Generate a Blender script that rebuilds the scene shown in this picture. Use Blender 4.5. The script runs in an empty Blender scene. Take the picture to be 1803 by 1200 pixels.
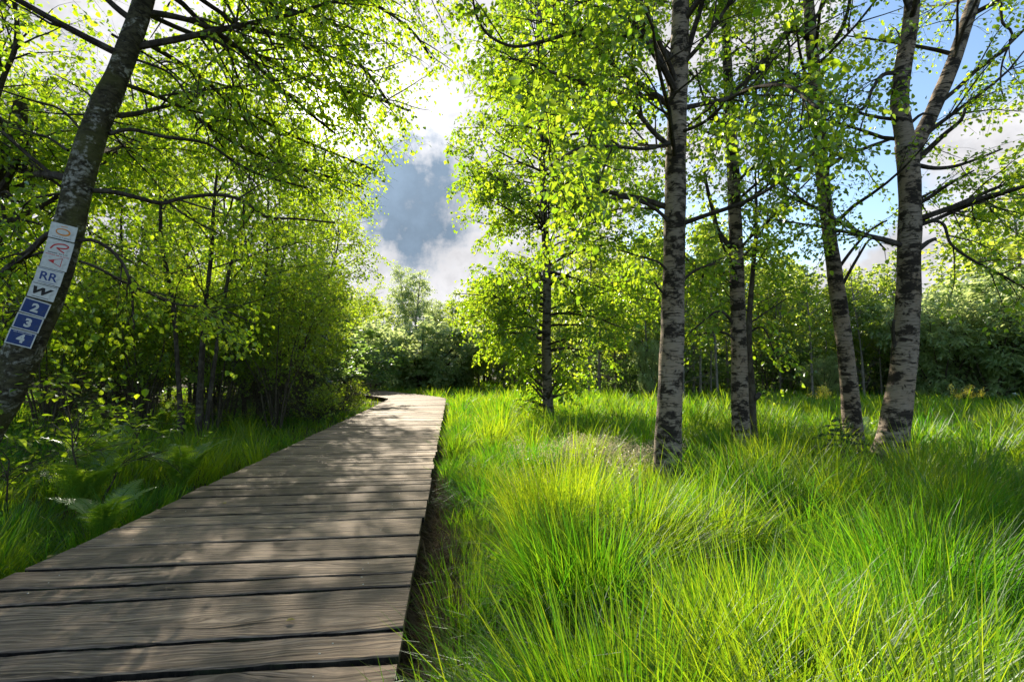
import bpy, math
import numpy as np
from mathutils import Vector, Matrix

# ------------------------------------------------------------------ camera, sky, sun, exposure
scene = bpy.context.scene
COL = scene.collection
FPX = 901.0                                   # focal length in photo pixels (photo 1803 x 1200)
PITCH = math.atan2(51.0, FPX)
CAM_H = 1.4
cam_d = bpy.data.cameras.new('camera')
cam_d.sensor_width = 36.0
cam_d.lens = 36.0 * FPX / 1803.0
cam_d.clip_start = 0.05
cam_d.clip_end = 2000.0
cam = bpy.data.objects.new('camera', cam_d)
COL.objects.link(cam)
cam.location = (0, 0, CAM_H)
cam.rotation_euler = (math.radians(90) + PITCH, 0, 0)
scene.camera = cam

def ray(px, py):
    r = (px - 901.5) / FPX
    u = (600.0 - py) / FPX
    return np.array([r, math.cos(PITCH) - u * math.sin(PITCH), math.sin(PITCH) + u * math.cos(PITCH)])
def P(px, py, Y):
    d = ray(px, py)
    return np.array([0, 0, CAM_H]) + d * (Y / d[1])
def G(px, py, z=0.0):
    d = ray(px, py)
    return np.array([0, 0, CAM_H]) + d * ((z - CAM_H) / d[2])

SUN = ray(575, 190); SUN = SUN / np.linalg.norm(SUN)
SUN_EL = math.asin(SUN[2]); SUN_AZ = math.atan2(SUN[0], SUN[1])     # from +Y towards +X
sun_d = bpy.data.lights.new('sun', 'SUN')
sun_d.energy = 5.0
sun_d.angle = math.radians(0.6)
sun_d.color = (1.0, 0.89, 0.70)
sun = bpy.data.objects.new('sun', sun_d)
COL.objects.link(sun)
sun.rotation_euler = Vector(-SUN).to_track_quat('-Z', 'Y').to_euler()

scene.view_settings.view_transform = 'Standard'
scene.view_settings.look = 'None'
scene.view_settings.gamma = 1.0
scene.view_settings.use_curve_mapping = False
scene.view_settings.exposure = 1.38

cy = scene.cycles
cy.max_bounces = 7; cy.diffuse_bounces = 4; cy.glossy_bounces = 2; cy.transmission_bounces = 5; cy.transparent_max_bounces = 4
cy.sample_clamp_indirect = 6.0
cy.caustics_reflective = False; cy.caustics_refractive = False

class NT:
    """small helper for wiring node trees"""
    def __init__(s, tree):
        s.t = tree; s.t.nodes.clear()
    def n(s, typ, ins=None, **attrs):
        nd = s.t.nodes.new(typ)
        for k, v in attrs.items(): setattr(nd, k, v)
        for k, v in (ins or {}).items():
            if isinstance(v, bpy.types.NodeSocket): s.t.links.new(v, nd.inputs[k])
            else: nd.inputs[k].default_value = v
        return nd
    def math(s, op, a, b=0.0, c=None, clamp=False):
        ins = {0: a, 1: b}
        if c is not None: ins[2] = c
        return s.n('ShaderNodeMath', ins, operation=op, use_clamp=clamp).outputs[0]
    def mapr(s, v, a, b, c=0.0, d=1.0, smooth=True):
        return s.n('ShaderNodeMapRange', {'Value': v, 'From Min': a, 'From Max': b, 'To Min': c, 'To Max': d},
                   interpolation_type='SMOOTHSTEP' if smooth else 'LINEAR').outputs[0]
    def mix(s, f, a, b, blend='MIX'):
        nd = s.n('ShaderNodeMix', data_type='RGBA', blend_type=blend)
        for i, v in ((0, f), (6, a), (7, b)):
            if isinstance(v, bpy.types.NodeSocket): s.t.links.new(v, nd.inputs[i])
            else: nd.inputs[i].default_value = v if i == 0 else (tuple(v) + (1.0,))[:4]
        return nd.outputs[2]
    def noise(s, vec, scale, detail=4.0, rough=0.55, dist=0.0):
        return s.n('ShaderNodeTexNoise', {'Vector': vec, 'Scale': scale, 'Detail': detail, 'Roughness': rough, 'Distortion': dist}).outputs[0]
    def scalev(s, vec, sx, sy, sz):
        return s.n('ShaderNodeVectorMath', {0: vec, 1: (sx, sy, sz)}, operation='MULTIPLY').outputs[0]
    def link(s, a, b): s.t.links.new(a, b)

world = bpy.data.worlds.new('World'); scene.world = world; world.use_nodes = True
w = NT(world.node_tree)
tc = w.n('ShaderNodeTexCoord').outputs['Generated']
sky = w.n('ShaderNodeTexSky', sky_type='NISHITA', sun_disc=False, sun_elevation=SUN_EL, sun_rotation=SUN_AZ,
          air_density=1.0, dust_density=0.6, ozone_density=1.3)
def wdot(px, py):
    d = ray(px, py); d = d / np.linalg.norm(d)
    return w.n('ShaderNodeVectorMath', {0: tc, 1: tuple(d)}, operation='DOT_PRODUCT').outputs['Value']
nz1 = w.noise(w.scalev(tc, 1.0, 1.0, 1.7), 3.4, 9.0, 0.56)
nz2 = w.noise(w.scalev(tc, 1.0, 1.0, 1.6), 7.5, 7.0, 0.6)
nz3 = w.noise(tc, 11.0, 7.0, 0.6)
dsun = w.n('ShaderNodeVectorMath', {0: tc, 1: tuple(SUN)}, operation='DOT_PRODUCT').outputs['Value']
# cloud cover: thick near the sun, broken cumulus away from it
cov = w.math('ADD', nz1, w.mapr(dsun, 0.72, 0.97, -0.02, 0.30))
for (px, py, r0, r1, amt) in ((1790, 330, .9875, .9985, .24), (1560, 500, .991, .999, .20), (1660, 470, .994, .999, .12), (1400, 130, .985, .999, .05), (1640, 220, .97, .997, -.13)):
    cov = w.math('ADD', cov, w.mapr(wdot(px, py), r0, r1, 0.0, amt))
cmask = w.mapr(cov, 0.50, 0.64)
# grey bellied cloud over the path and a smaller one beside it
grey = w.math('ADD', w.mapr(w.math('ADD', wdot(722, 362), w.math('MULTIPLY', w.math('SUBTRACT', nz3, 0.5), 0.034)), 0.9895, 0.9990),
              w.math('MULTIPLY', w.mapr(nz2, 0.50, 0.68), 0.25), clamp=True)
glow = w.mapr(dsun, 0.93, 0.998, 0.0, 1.0)
sglow = w.math('POWER', w.math('MAXIMUM', dsun, 0.0), 60.0)
bright = w.math('ADD', w.math('MULTIPLY', w.math('POWER', w.math('MAXIMUM', dsun, 0.0), 900.0), 14.0), w.math('ADD', w.mapr(nz3, .3, .7, 2.7, 4.0), w.math('ADD', w.math('MULTIPLY', glow, .7), w.math('MULTIPLY', sglow, 2.2))))
ccol = w.mix(grey, (0.98, 0.97, 1.0), (0.25, 0.34, 0.45))
ccol = w.n('ShaderNodeVectorMath', {0: ccol, 3: bright}, operation='SCALE').outputs[0]
skyc = w.n('ShaderNodeVectorMath', {0: w.n('ShaderNodeVectorMath', {0: sky.outputs[0], 1: (0.92, 0.97, 1.0)}, operation='MULTIPLY').outputs[0], 3: 1.0}, operation='SCALE').outputs[0]
final = w.mix(cmask, skyc, ccol)
bg = w.n('ShaderNodeBackground', {'Color': final, 'Strength': 0.10})
w.link(bg.outputs[0], w.n('ShaderNodeOutputWorld').inputs[0])

# ------------------------------------------------------------------ helpers: materials
def material(name):
    m = bpy.data.materials.new(name); m.use_nodes = True
    return m, NT(m.node_tree)
def finish(t, shader): t.link(shader, t.n('ShaderNodeOutputMaterial').inputs[0])
def principled(t, color, rough=0.8, normal=None, spec=0.3):
    nd = t.n('ShaderNodeBsdfPrincipled', {'Base Color': color if isinstance(color, bpy.types.NodeSocket) else tuple(color) + (1.0,), 'Roughness': rough, 'Specular IOR Level': spec})
    if normal is not None: t.link(normal, nd.inputs['Normal'])
    return nd.outputs[0]
def bump(t, h, strength, dist):
    return t.n('ShaderNodeBump', {'Height': h, 'Strength': strength, 'Distance': dist}).outputs[0]

def leaf_mat(name, d0, d1, t0, t1, tr=0.5, gloss=0.10, rough=0.38):
    m, t = material(name)
    tint = t.n('ShaderNodeAttribute', attribute_name='tint').outputs['Fac']
    dcol = t.mix(tint, d0, d1); tcol = t.mix(tint, t0, t1)
    a = t.n('ShaderNodeBsdfDiffuse', {'Color': dcol}).outputs[0]
    b = t.n('ShaderNodeBsdfTranslucent', {'Color': tcol}).outputs[0]
    s = t.n('ShaderNodeMixShader', {0: tr, 1: a, 2: b}).outputs[0]
    g = t.n('ShaderNodeBsdfGlossy', {'Color': (0.9, 0.95, 1.0, 1), 'Roughness': rough}).outputs[0]
    fr = t.n('ShaderNodeLayerWeight', {'Blend': 0.3}).outputs['Fresnel']
    f = t.math('ADD', t.math('MULTIPLY', fr, gloss), gloss * 0.25, clamp=True)
    finish(t, t.n('ShaderNodeMixShader', {0: f, 1: s, 2: g}).outputs[0])
    return m
M = {}
M['leaf_birch'] = leaf_mat('birch_leaf', (.060, .135, .014), (.105, .165, .016), (.26, .50, .012), (.56, .72, .025), tr=.56)
M['leaf_beech'] = leaf_mat('beech_leaf', (.055, .130, .014), (.100, .165, .016), (.34, .60, .012), (.62, .78, .025), tr=.62)
M['leaf_thick'] = leaf_mat('thicket_leaf', (.055, .120, .014), (.095, .160, .018), (.34, .58, .015), (.62, .74, .03), tr=.60)
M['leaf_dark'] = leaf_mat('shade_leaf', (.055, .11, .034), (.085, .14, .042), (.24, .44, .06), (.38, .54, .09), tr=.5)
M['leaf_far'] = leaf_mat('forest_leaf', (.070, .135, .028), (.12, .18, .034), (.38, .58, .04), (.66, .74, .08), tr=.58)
M['leaf_willow'] = leaf_mat('willow_leaf', (.16, .25, .11), (.24, .31, .14), (.45, .62, .18), (.68, .75, .30), tr=.55)
M['grass'] = leaf_mat('grass_blade', (.030, .100, .010), (.085, .150, .012), (.11, .36, .008), (.47, .60, .014), tr=.56, gloss=.035, rough=.5)
M['dry'] = leaf_mat('dry_blade', (.22, .165, .085), (.42, .37, .20), (.24, .19, .08), (.46, .42, .2), tr=.4, gloss=.02, rough=.6)
M['litter'] = leaf_mat('dead_litter', (.070, .046, .024), (.21, .15, .08), (.06, .04, .02), (.16, .11, .05), tr=.3, gloss=.01, rough=.7)
M['fern'] = leaf_mat('fern_frond', (.075, .170, .018), (.12, .21, .024), (.32, .56, .02), (.56, .72, .04), tr=.5)
M['needle'] = leaf_mat('spruce_needle', (.016, .045, .015), (.028, .065, .02), (.03, .09, .02), (.05, .13, .03), tr=.25)
M['seed'] = leaf_mat('seed_head', (.34, .29, .19), (.50, .45, .30), (.35, .3, .18), (.55, .5, .32), tr=.45)
M['petal'] = leaf_mat('yellow_petal', (.65, .55, .04), (.75, .65, .05), (.6, .5, .04), (.75, .65, .05), tr=.45)

def bark_birch(name, light, dark, darkness):
    m, t = material(name)
    oc = t.n('ShaderNodeTexCoord').outputs['Object']
    fine = t.noise(t.scalev(oc, 9, 9, 90), 1.0, 5, .6, .3)
    lent = t.mapr(t.noise(t.scalev(oc, 7, 7, 55), 1.0, 3, .5, .6), .56, .64)
    big = t.noise(t.scalev(oc, 4.0, 4.0, 6.5), 1.0, 8, .68, .12)
    scar = t.noise(t.scalev(oc, 2.6, 2.6, 13.0), 1.0, 6, .62, .25)
    base = t.mix(t.mapr(fine, .35, .7), [c * .72 for c in light], light)
    base = t.mix(t.math('MULTIPLY', t.mapr(t.noise(oc, 2.2, 4), .42, .65), .5), base, (light[0] * .9, light[1] * .78, light[2] * .62))
    base = t.mix(t.math('MULTIPLY', lent, .75), base, dark)
    pm = t.math('MAXIMUM', t.mapr(big, .62 - darkness, .70 - darkness), t.mapr(scar, .59, .63))
    zz = t.n('ShaderNodeSeparateXYZ', {0: oc}).outputs[2]
    foot = t.math('MULTIPLY', t.mapr(zz, .05, 1.0, 1.0, 0.0), .13)
    pm = t.math('MAXIMUM', pm, t.mapr(t.math('ADD', t.noise(t.scalev(oc, 9, 9, 8), 1.0, 8, .7, .2), foot), .60, .67))
    col = t.mix(pm, base, t.mix(t.mapr(fine, .4, .7), dark, [c * 2.6 for c in dark]))
    h = t.math('ADD', t.math('MULTIPLY', fine, .5), t.math('MULTIPLY', pm, .8))
    finish(t, principled(t, col, .82, bump(t, h, .7, .012), .2))
    return m
M['bark_birch'] = bark_birch('birch_bark', (.30, .240, .185), (.020, .015, .011), .135)
M['bark_birch_far'] = bark_birch('grey_birch_bark', (.23, .20, .16), (.025, .02, .016), .10)
def bark_plain(name, c0, c1, c2, lich):
    m, t = material(name)
    oc = t.n('ShaderNodeTexCoord').outputs['Object']
    a = t.noise(t.scalev(oc, 22, 22, 9), 1.0, 6, .65, .5)
    b = t.noise(oc, 5.0, 6, .6, .8)
    col = t.mix(t.mapr(a, .35, .7), c0, c1)
    col = t.mix(t.math('MULTIPLY', t.mapr(b, .50 , .60), lich), col, c2)
    finish(t, principled(t, col, .9, bump(t, a, .8, .012), .15))
    return m
M['bark_moss'] = None
def bark_moss():
    m, t = material('mossy_birch_bark')
    oc = t.n('ShaderNodeTexCoord').outputs['Object']
    a = t.noise(t.scalev(oc, 16, 16, 30), 1.0, 6, .68, .6)
    b = t.noise(t.scalev(oc, 5, 5, 6), 1.0, 7, .66, .9)
    c = t.noise(t.scalev(oc, 2.2, 2.2, 2.6), 1.0, 5, .6, .6)
    s = t.noise(t.scalev(oc, 26, 26, 40), 1.0, 3, .6, .2)
    col = t.mix(t.mapr(a, .35, .68), (.022, .019, .013), (.085, .076, .045))
    col = t.mix(t.math('MULTIPLY', t.mapr(c, .45, .62), .55), col, (.085, .088, .028))
    lm = t.math('MULTIPLY', t.mapr(b, .50, .62), t.mapr(s, .42, .60))
    col = t.mix(t.math('MULTIPLY', lm, .85), col, (.33, .32, .27))
    h = t.math('ADD', a, t.math('MULTIPLY', b, .8))
    finish(t, principled(t, col, .92, bump(t, h, .9, .018), .12))
    return m
M['bark_moss'] = bark_moss()
M['bark_limb'] = bark_plain('dark_limb_bark', (.030, .024, .020), (.070, .057, .046), (.16, .145, .12), .35)
M['bark_brown'] = bark_plain('brown_stem_bark', (.045, .036, .027), (.095, .078, .055), (.16, .15, .10), .4)
M['bark_grey'] = bark_plain('grey_stem_bark', (.12, .105, .085), (.24, .22, .18), (.33, .31, .26), .4)

def wood_mat():
    m, t = material('weathered_plank_wood')
    at = t.n('ShaderNodeAttribute', attribute_name='plank').outputs['Vector']     # u along, v across, per-plank seed
    tone = t.n('ShaderNodeAttribute', attribute_name='tint').outputs['Fac']
    warp = t.noise(t.scalev(at, 1.1, 4.0, 1.0), 1.0, 3, .5)
    v2 = t.n('ShaderNodeVectorMath', {0: at, 1: t.n('ShaderNodeCombineXYZ', {1: t.math('MULTIPLY', warp, .22)}).outputs[0]}, operation='ADD').outputs[0]
    grain = t.noise(t.scalev(v2, 2.0, 120.0, 1.0), 1.0, 7, .66, .2)
    ring = t.n('ShaderNodeTexWave', {'Vector': t.scalev(v2, .35, 9.0, 1.0), 'Scale': 1.0, 'Distortion': 5.0, 'Detail': 3.0, 'Detail Scale': 1.3}, wave_type='BANDS', bands_direction='Y').outputs['Fac']
    crack = t.mapr(t.noise(t.scalev(v2, 1.3, 34.0, 1.0), 1.0, 4, .55, .15), .635, .69)
    fine = t.noise(t.scalev(at, 18.0, 260.0, 1.0), 1.0, 4, .6)
    blot = t.noise(t.scalev(at, 2.6, 5.0, 1.0), 1.0, 5, .62)
    col = t.mix(t.mapr(grain, .38, .62), (.105, .066, .040), (.49, .345, .225))
    col = t.mix(t.math('MULTIPLY', t.mapr(ring, .25, .8), .32), col, (.13, .095, .068))
    col = t.mix(t.math('MULTIPLY', t.mapr(fine, .52, .72), .40), col, (.42, .34, .26))
    col = t.mix(t.math('MULTIPLY', t.mapr(blot, .44, .62), .68), col, (.155, .112, .077))
    col = t.mix(t.math('MULTIPLY', crack, .92), col, (.012, .009, .007))
    vor = t.n('ShaderNodeTexVoronoi', {'Vector': t.scalev(v2, 1.5, 5.0, 1.0), 'Scale': 1.0}, feature='F1').outputs['Distance']
    knot = t.math('MULTIPLY', t.mapr(vor, .05, .11, 1.0, 0.0), .8)
    col = t.mix(knot, col, (.045, .028, .018))
    br = t.mapr(tone, 0.0, 1.0, .58, 1.25, False)
    col = t.n('ShaderNodeVectorMath', {0: col, 3: br}, operation='SCALE').outputs[0]
    h = t.math('SUBTRACT', t.math('ADD', t.math('MULTIPLY', grain, .9), t.math('MULTIPLY', ring, .25)), t.math('MULTIPLY', crack, 1.6))
    finish(t, principled(t, col, .74, bump(t, h, 1.0, .008), .25))
    return m
M['wood'] = wood_mat()
M['wood_edge'] = bark_plain('gap_shade_plank_edge', (.014, .011, .008), (.040, .031, .022), (.04, .05, .02), .5)  # gap shade painted into the plank sides, with greenish algae blotches
def flat_mat(name, c, rough=.5, metal=0.0, spec=.4, dirt=0.0):
    m, t = material(name)
    oc = t.n('ShaderNodeTexCoord').outputs['Object']
    n = t.noise(oc, 35.0, 4)
    col = t.mix(t.mapr(n, .3, .7), [x * .86 for x in c], c)
    if dirt: col = t.mix(t.math('MULTIPLY', t.mapr(t.noise(oc, 24.0, 7, .7), .5, .75), dirt), col, (.12, .12, .085))
    s = t.n('ShaderNodeBsdfPrincipled', {'Base Color': col, 'Roughness': rough, 'Metallic': metal, 'Specular IOR Level': spec}).outputs[0]
    finish(t, s)
    return m
M['nail'] = flat_mat('nail_steel', (.62, .62, .60), .35, .9)
M['sign_white'] = flat_mat('sign_white', (.60, .61, .59), .5, dirt=.5)
M['sign_blue'] = flat_mat('sign_blue', (.018, .045, .17), .5, dirt=.4)
M['ink_blue'] = flat_mat('ink_blue', (.02, .05, .20), .5)
M['ink_black'] = flat_mat('ink_black', (.012, .012, .013), .5)
M['ink_red'] = flat_mat('ink_red', (.50, .02, .025), .5)
M['ink_orange'] = flat_mat('ink_orange', (.62, .22, .015), .5)
def soil_mat():
    m, t = material('marsh_soil')
    oc = t.n('ShaderNodeTexCoord').outputs['Object']
    a = t.noise(oc, 2.0, 8, .65); b = t.noise(oc, 30.0, 5, .65)
    far = t.noise(oc, .25, 4)
    col = t.mix(t.mapr(a, .35, .65), (.035, .026, .016), (.085, .062, .036))
    col = t.mix(t.math('MULTIPLY', t.mapr(b, .45, .62), .6), col, (.085, .062, .034))
    col = t.mix(t.math('MULTIPLY', t.mapr(far, .4, .6), .65), col, (.028, .045, .010))
    finish(t, principled(t, col, .95, bump(t, b, .8, .02), .1))
    return m
M['soil'] = soil_mat()

# ------------------------------------------------------------------ helpers: meshes and tagging
class MB:
    """collects vertices and faces (numpy) and links them as ONE mesh object"""
    def __init__(s): s.v = []; s.q = []; s.t = []; s.tint = []; s.mq = []; s.mt = []; s.n = 0; s.extra = []
    def add(s, v, q=None, t=None, tint=0.5, mat=0):
        v = np.asarray(v, dtype=np.float32).reshape(-1, 3)
        if q is not None and len(q): s.q.append(np.asarray(q, dtype=np.int64) + s.n); s.mq.append(np.full(len(q), mat, dtype=np.int32))
        if t is not None and len(t): s.t.append(np.asarray(t, dtype=np.int64) + s.n); s.mt.append(np.full(len(t), mat, dtype=np.int32))
        s.v.append(v)
        s.tint.append(np.broadcast_to(np.asarray(tint, dtype=np.float32), (len(v),)).copy())
        s.n += len(v)
    def mesh(s, name, mats, origin=(0, 0, 0), smooth=False, plank=None):
        v = np.concatenate(s.v) - np.asarray(origin, dtype=np.float32)
        q = np.concatenate(s.q) if s.q else np.zeros((0, 4), dtype=np.int64)
        t = np.concatenate(s.t) if s.t else np.zeros((0, 3), dtype=np.int64)
        me = bpy.data.meshes.new(name)
        me.vertices.add(len(v)); me.vertices.foreach_set('co', v.astype(np.float32).ravel())
        nl = len(q) * 4 + len(t) * 3
        me.loops.add(nl)
        me.loops.foreach_set('vertex_index', np.concatenate([q.ravel(), t.ravel()]).astype(np.int32))
        npoly = len(q) + len(t)
        me.polygons.add(npoly)
        st = np.concatenate([np.arange(len(q)) * 4, len(q) * 4 + np.arange(len(t)) * 3]).astype(np.int32)
        me.polygons.foreach_set('loop_start', st)
        mi = np.concatenate((s.mq or [np.zeros(0, np.int32)]) + (s.mt or [np.zeros(0, np.int32)])).astype(np.int32)
        if len(mi) == npoly: me.polygons.foreach_set('material_index', mi)
        me.polygons.foreach_set('use_smooth', np.full(npoly, bool(smooth)))
        me.update(calc_edges=True)
        a = me.attributes.new('tint', 'FLOAT', 'POINT'); a.data.foreach_set('value', np.concatenate(s.tint))
        if plank is not None:
            a = me.attributes.new('plank', 'FLOAT_VECTOR', 'POINT'); a.data.foreach_set('vector', plank.astype(np.float32).ravel())
        for m in (mats if isinstance(mats, (list, tuple)) else [mats]): me.materials.append(m)
        return me
    def build(s, name, mats, parent=None, origin=(0, 0, 0), smooth=False, plank=None):
        o = bpy.data.objects.new(name, s.mesh(name, mats, origin, smooth, plank))
        COL.objects.link(o)
        if parent is not None: o.parent = parent
        else: o.location = Vector(np.asarray(origin, dtype=float))
        return o
def tag(o, label=None, cat=None, group=None, kind=None):
    if label: o['label'] = label
    if cat: o['category'] = cat
    if group: o['group'] = group
    if kind: o['kind'] = kind
    return o
def empty(name, loc, label, cat, group=None, kind=None):
    o = bpy.data.objects.new(name, None); COL.objects.link(o)
    o.location = Vector(np.asarray(loc, dtype=float)); o.empty_display_size = .2
    return tag(o, label, cat, group, kind)
def copy_tree(root, loc, rz, sc, label=None, group=None):
    r = root.copy(); COL.objects.link(r)
    r.location = Vector(np.asarray(loc, dtype=float)); r.rotation_euler = (0, 0, rz); r.scale = sc
    for ch in list(root.children):
        c = ch.copy(); COL.objects.link(c); c.parent = r
    if label: r['label'] = label
    if group: r['group'] = group
    return r
def norm(v): return v / np.maximum(np.linalg.norm(v, axis=-1, keepdims=True), 1e-9)
def catmull(pts, step):
    """resample a control polyline (n, d) smoothly at about `step`"""
    p = np.asarray(pts, dtype=float)
    e = np.vstack([2 * p[0] - p[1], p, 2 * p[-1] - p[-2]])
    out = []
    for i in range(len(p) - 1):
        a, b, c, d = e[i:i + 4]
        k = max(2, int(np.linalg.norm((c - b)[:3]) / step))
        for t in np.linspace(0, 1, k, endpoint=False):
            out.append(.5 * ((2 * b) + (-a + c) * t + (2 * a - 5 * b + 4 * c - d) * t * t + (-a + 3 * b - 3 * c + d) * t ** 3))
    out.append(p[-1])
    return np.array(out)
def tubes(mb, Pn, Rn, n, mat=0, tint=0.5):
    """batch of m tubes with k rings of n corners: Pn (m,k,3), Rn (m,k)"""
    m, k, _ = Pn.shape
    if m == 0: return
    T = np.gradient(Pn, axis=1); T = norm(T)
    main = norm(Pn[:, -1] - Pn[:, 0])
    ref = np.where(np.abs(main[:, 2:3]) > .75, np.array([[1., 0, 0]]), np.array([[0, 0, 1.]]))[:, None, :]
    U = norm(np.cross(T, np.broadcast_to(ref, T.shape))); W = np.cross(T, U)
    a = np.arange(n) * 2 * np.pi / n
    V = Pn[:, :, None, :] + Rn[:, :, None, None] * (np.cos(a)[None, None, :, None] * U[:, :, None, :] + np.sin(a)[None, None, :, None] * W[:, :, None, :])
    idx = np.arange(m * k * n).reshape(m, k, n)
    q = np.stack([idx[:, :-1, :], np.roll(idx, -1, 2)[:, :-1, :], np.roll(idx, -1, 2)[:, 1:, :], idx[:, 1:, :]], -1).reshape(-1, 4)
    mb.add(V.reshape(-1, 3), q, tint=tint, mat=mat)
def trunk_tube(mb, ctrl, n=26, step=.05, rough=.05, flare=0.0, seed=0, mat=0, cap=True):
    """hero trunk: ctrl rows (x, y, z, r); uneven, slightly fluted, flared at the foot"""
    rng = np.random.default_rng(seed)
    c = catmull(ctrl, step); p = c[:, :3]; r = np.maximum(c[:, 3], .004)
    T = norm(np.gradient(p, axis=0)); ref = np.array([1., 0, 0]) if abs(T[len(T) // 2][2]) > .6 else np.array([0, 0, 1.])
    U = norm(np.cross(T, ref)); W = np.cross(T, U)
    a = np.arange(n) * 2 * np.pi / n
    s = np.concatenate([[0], np.cumsum(np.linalg.norm(np.diff(p, axis=0), axis=1))])
    R = np.repeat(r[:, None], n, 1)
    f = np.zeros_like(R)
    for j in range(9):
        kk = rng.integers(1, 5); fz = rng.uniform(1, 11); ph = rng.uniform(0, 6.3); ph2 = rng.uniform(0, 6.3)
        f += rng.uniform(.3, 1) * np.sin(kk * a[None, :] + ph + .6 * np.sin(fz * s[:, None] * .5 + ph2)) * np.sin(fz * s[:, None] + ph2)
    R = R * (1 + rough * .45 * f)
    if flare > 0:
        lob = 1 + .35 * np.sin(5 * a + rng.uniform(0, 6)) + .25 * np.sin(3 * a + rng.uniform(0, 6))
        R = R * (1 + flare * np.exp(-s[:, None] / .22) * lob[None, :])
    V = p[:, None, :] + R[:, :, None] * (np.cos(a)[None, :, None] * U[:, None, :] + np.sin(a)[None, :, None] * W[:, None, :])
    k = len(p); idx = np.arange(k * n).reshape(k, n)
    q = np.stack([idx[:-1], np.roll(idx, -1, 1)[:-1], np.roll(idx, -1, 1)[1:], idx[1:]], -1).reshape(-1, 4)
    V = V.reshape(-1, 3)
    t = None
    if cap:
        V = np.vstack([V, p[-1] + T[-1] * r[-1] * .4]); last = idx[-1]
        t = np.stack([last, np.roll(last, -1), np.full(n, k * n)], -1)
    mb.add(V, q, t, mat=mat)
    return c

# ---- leaves
LEAF_HI = (np.array([[0, 0, 0], [.36, .30, .09], [.30, .66, .06], [0, 1.0, -.10], [-.30, .66, .06], [-.36, .30, .09]]), np.array([[0, 1, 2, 3], [0, 3, 4, 5]]))
LEAF_LO = (np.array([[0, 0, 0], [.40, .42, .10], [0, 1.0, -.06], [-.40, .42, .10]]), np.array([[0, 1, 2, 3]]))
LEAF_NARROW = (np.array([[0, 0, 0], [.19, .45, .05], [0, 1.0, -.1], [-.19, .45, .05]]), np.array([[0, 1, 2, 3]]))
def put_leaves(mb, pos, d, nrm, size, tpl, rng, mat=1, tint=None):
    n = len(pos)
    if n == 0: return
    d = norm(d); s = norm(np.cross(d, nrm)); nn = np.cross(s, d)
    tv, tq = tpl
    V = pos[:, None, :] + size[:, None, None] * (tv[None, :, 0, None] * s[:, None, :] + tv[None, :, 1, None] * d[:, None, :] + tv[None, :, 2, None] * nn[:, None, :])
    k = len(tv)
    q = (tq[None] + (np.arange(n) * k)[:, None, None]).reshape(-1, 4)
    if tint is None: tint = rng.random(n)
    mb.add(V.reshape(-1, 3), q, tint=np.repeat(tint, k), mat=mat)
def grow(start, d, length, k, jit, trop, rng):
    m = len(start); Q = np.zeros((m, k, 3)); Q[:, 0] = start; d = norm(d)
    for i in range(1, k):
        d = norm(d + jit * rng.normal(size=(m, 3)) + np.asarray(trop))
        Q[:, i] = Q[:, i - 1] + d * (length / (k - 1))[:, None]
    return Q
def spawn(Pn, Rn, per_m, tmin, tmax, ang, asd, rng, flat=1.0, minper=1):
    """children of a batch of polylines: start, direction, parent length, t, radius"""
    m, k, _ = Pn.shape
    L = np.linalg.norm(np.diff(Pn, axis=1), axis=2).sum(1)
    cnt = np.maximum(minper, rng.poisson(np.maximum(L * per_m, .01)))
    pi = np.repeat(np.arange(m), cnt)
    t = rng.uniform(tmin, tmax, len(pi))
    f = t * (k - 1); i0 = np.minimum(f.astype(int), k - 2); fr = f - i0
    st = Pn[pi, i0] * (1 - fr)[:, None] + Pn[pi, i0 + 1] * fr[:, None]
    tan = norm(Pn[pi, i0 + 1] - Pn[pi, i0])
    r = Rn[pi, i0] * (1 - fr) + Rn[pi, i0 + 1] * fr
    rnd = rng.normal(size=(len(pi), 3)); rnd[:, 2] *= flat
    side = norm(rnd - (rnd * tan).sum(1, keepdims=True) * tan)
    A = np.radians(rng.normal(ang, asd, len(pi)))[:, None]
    return st, tan * np.cos(A) + side * np.sin(A), L[pi], t, r
def taper(r0, k, e=.25): return r0[:, None] * np.linspace(1, e, k)[None, :]

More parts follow.
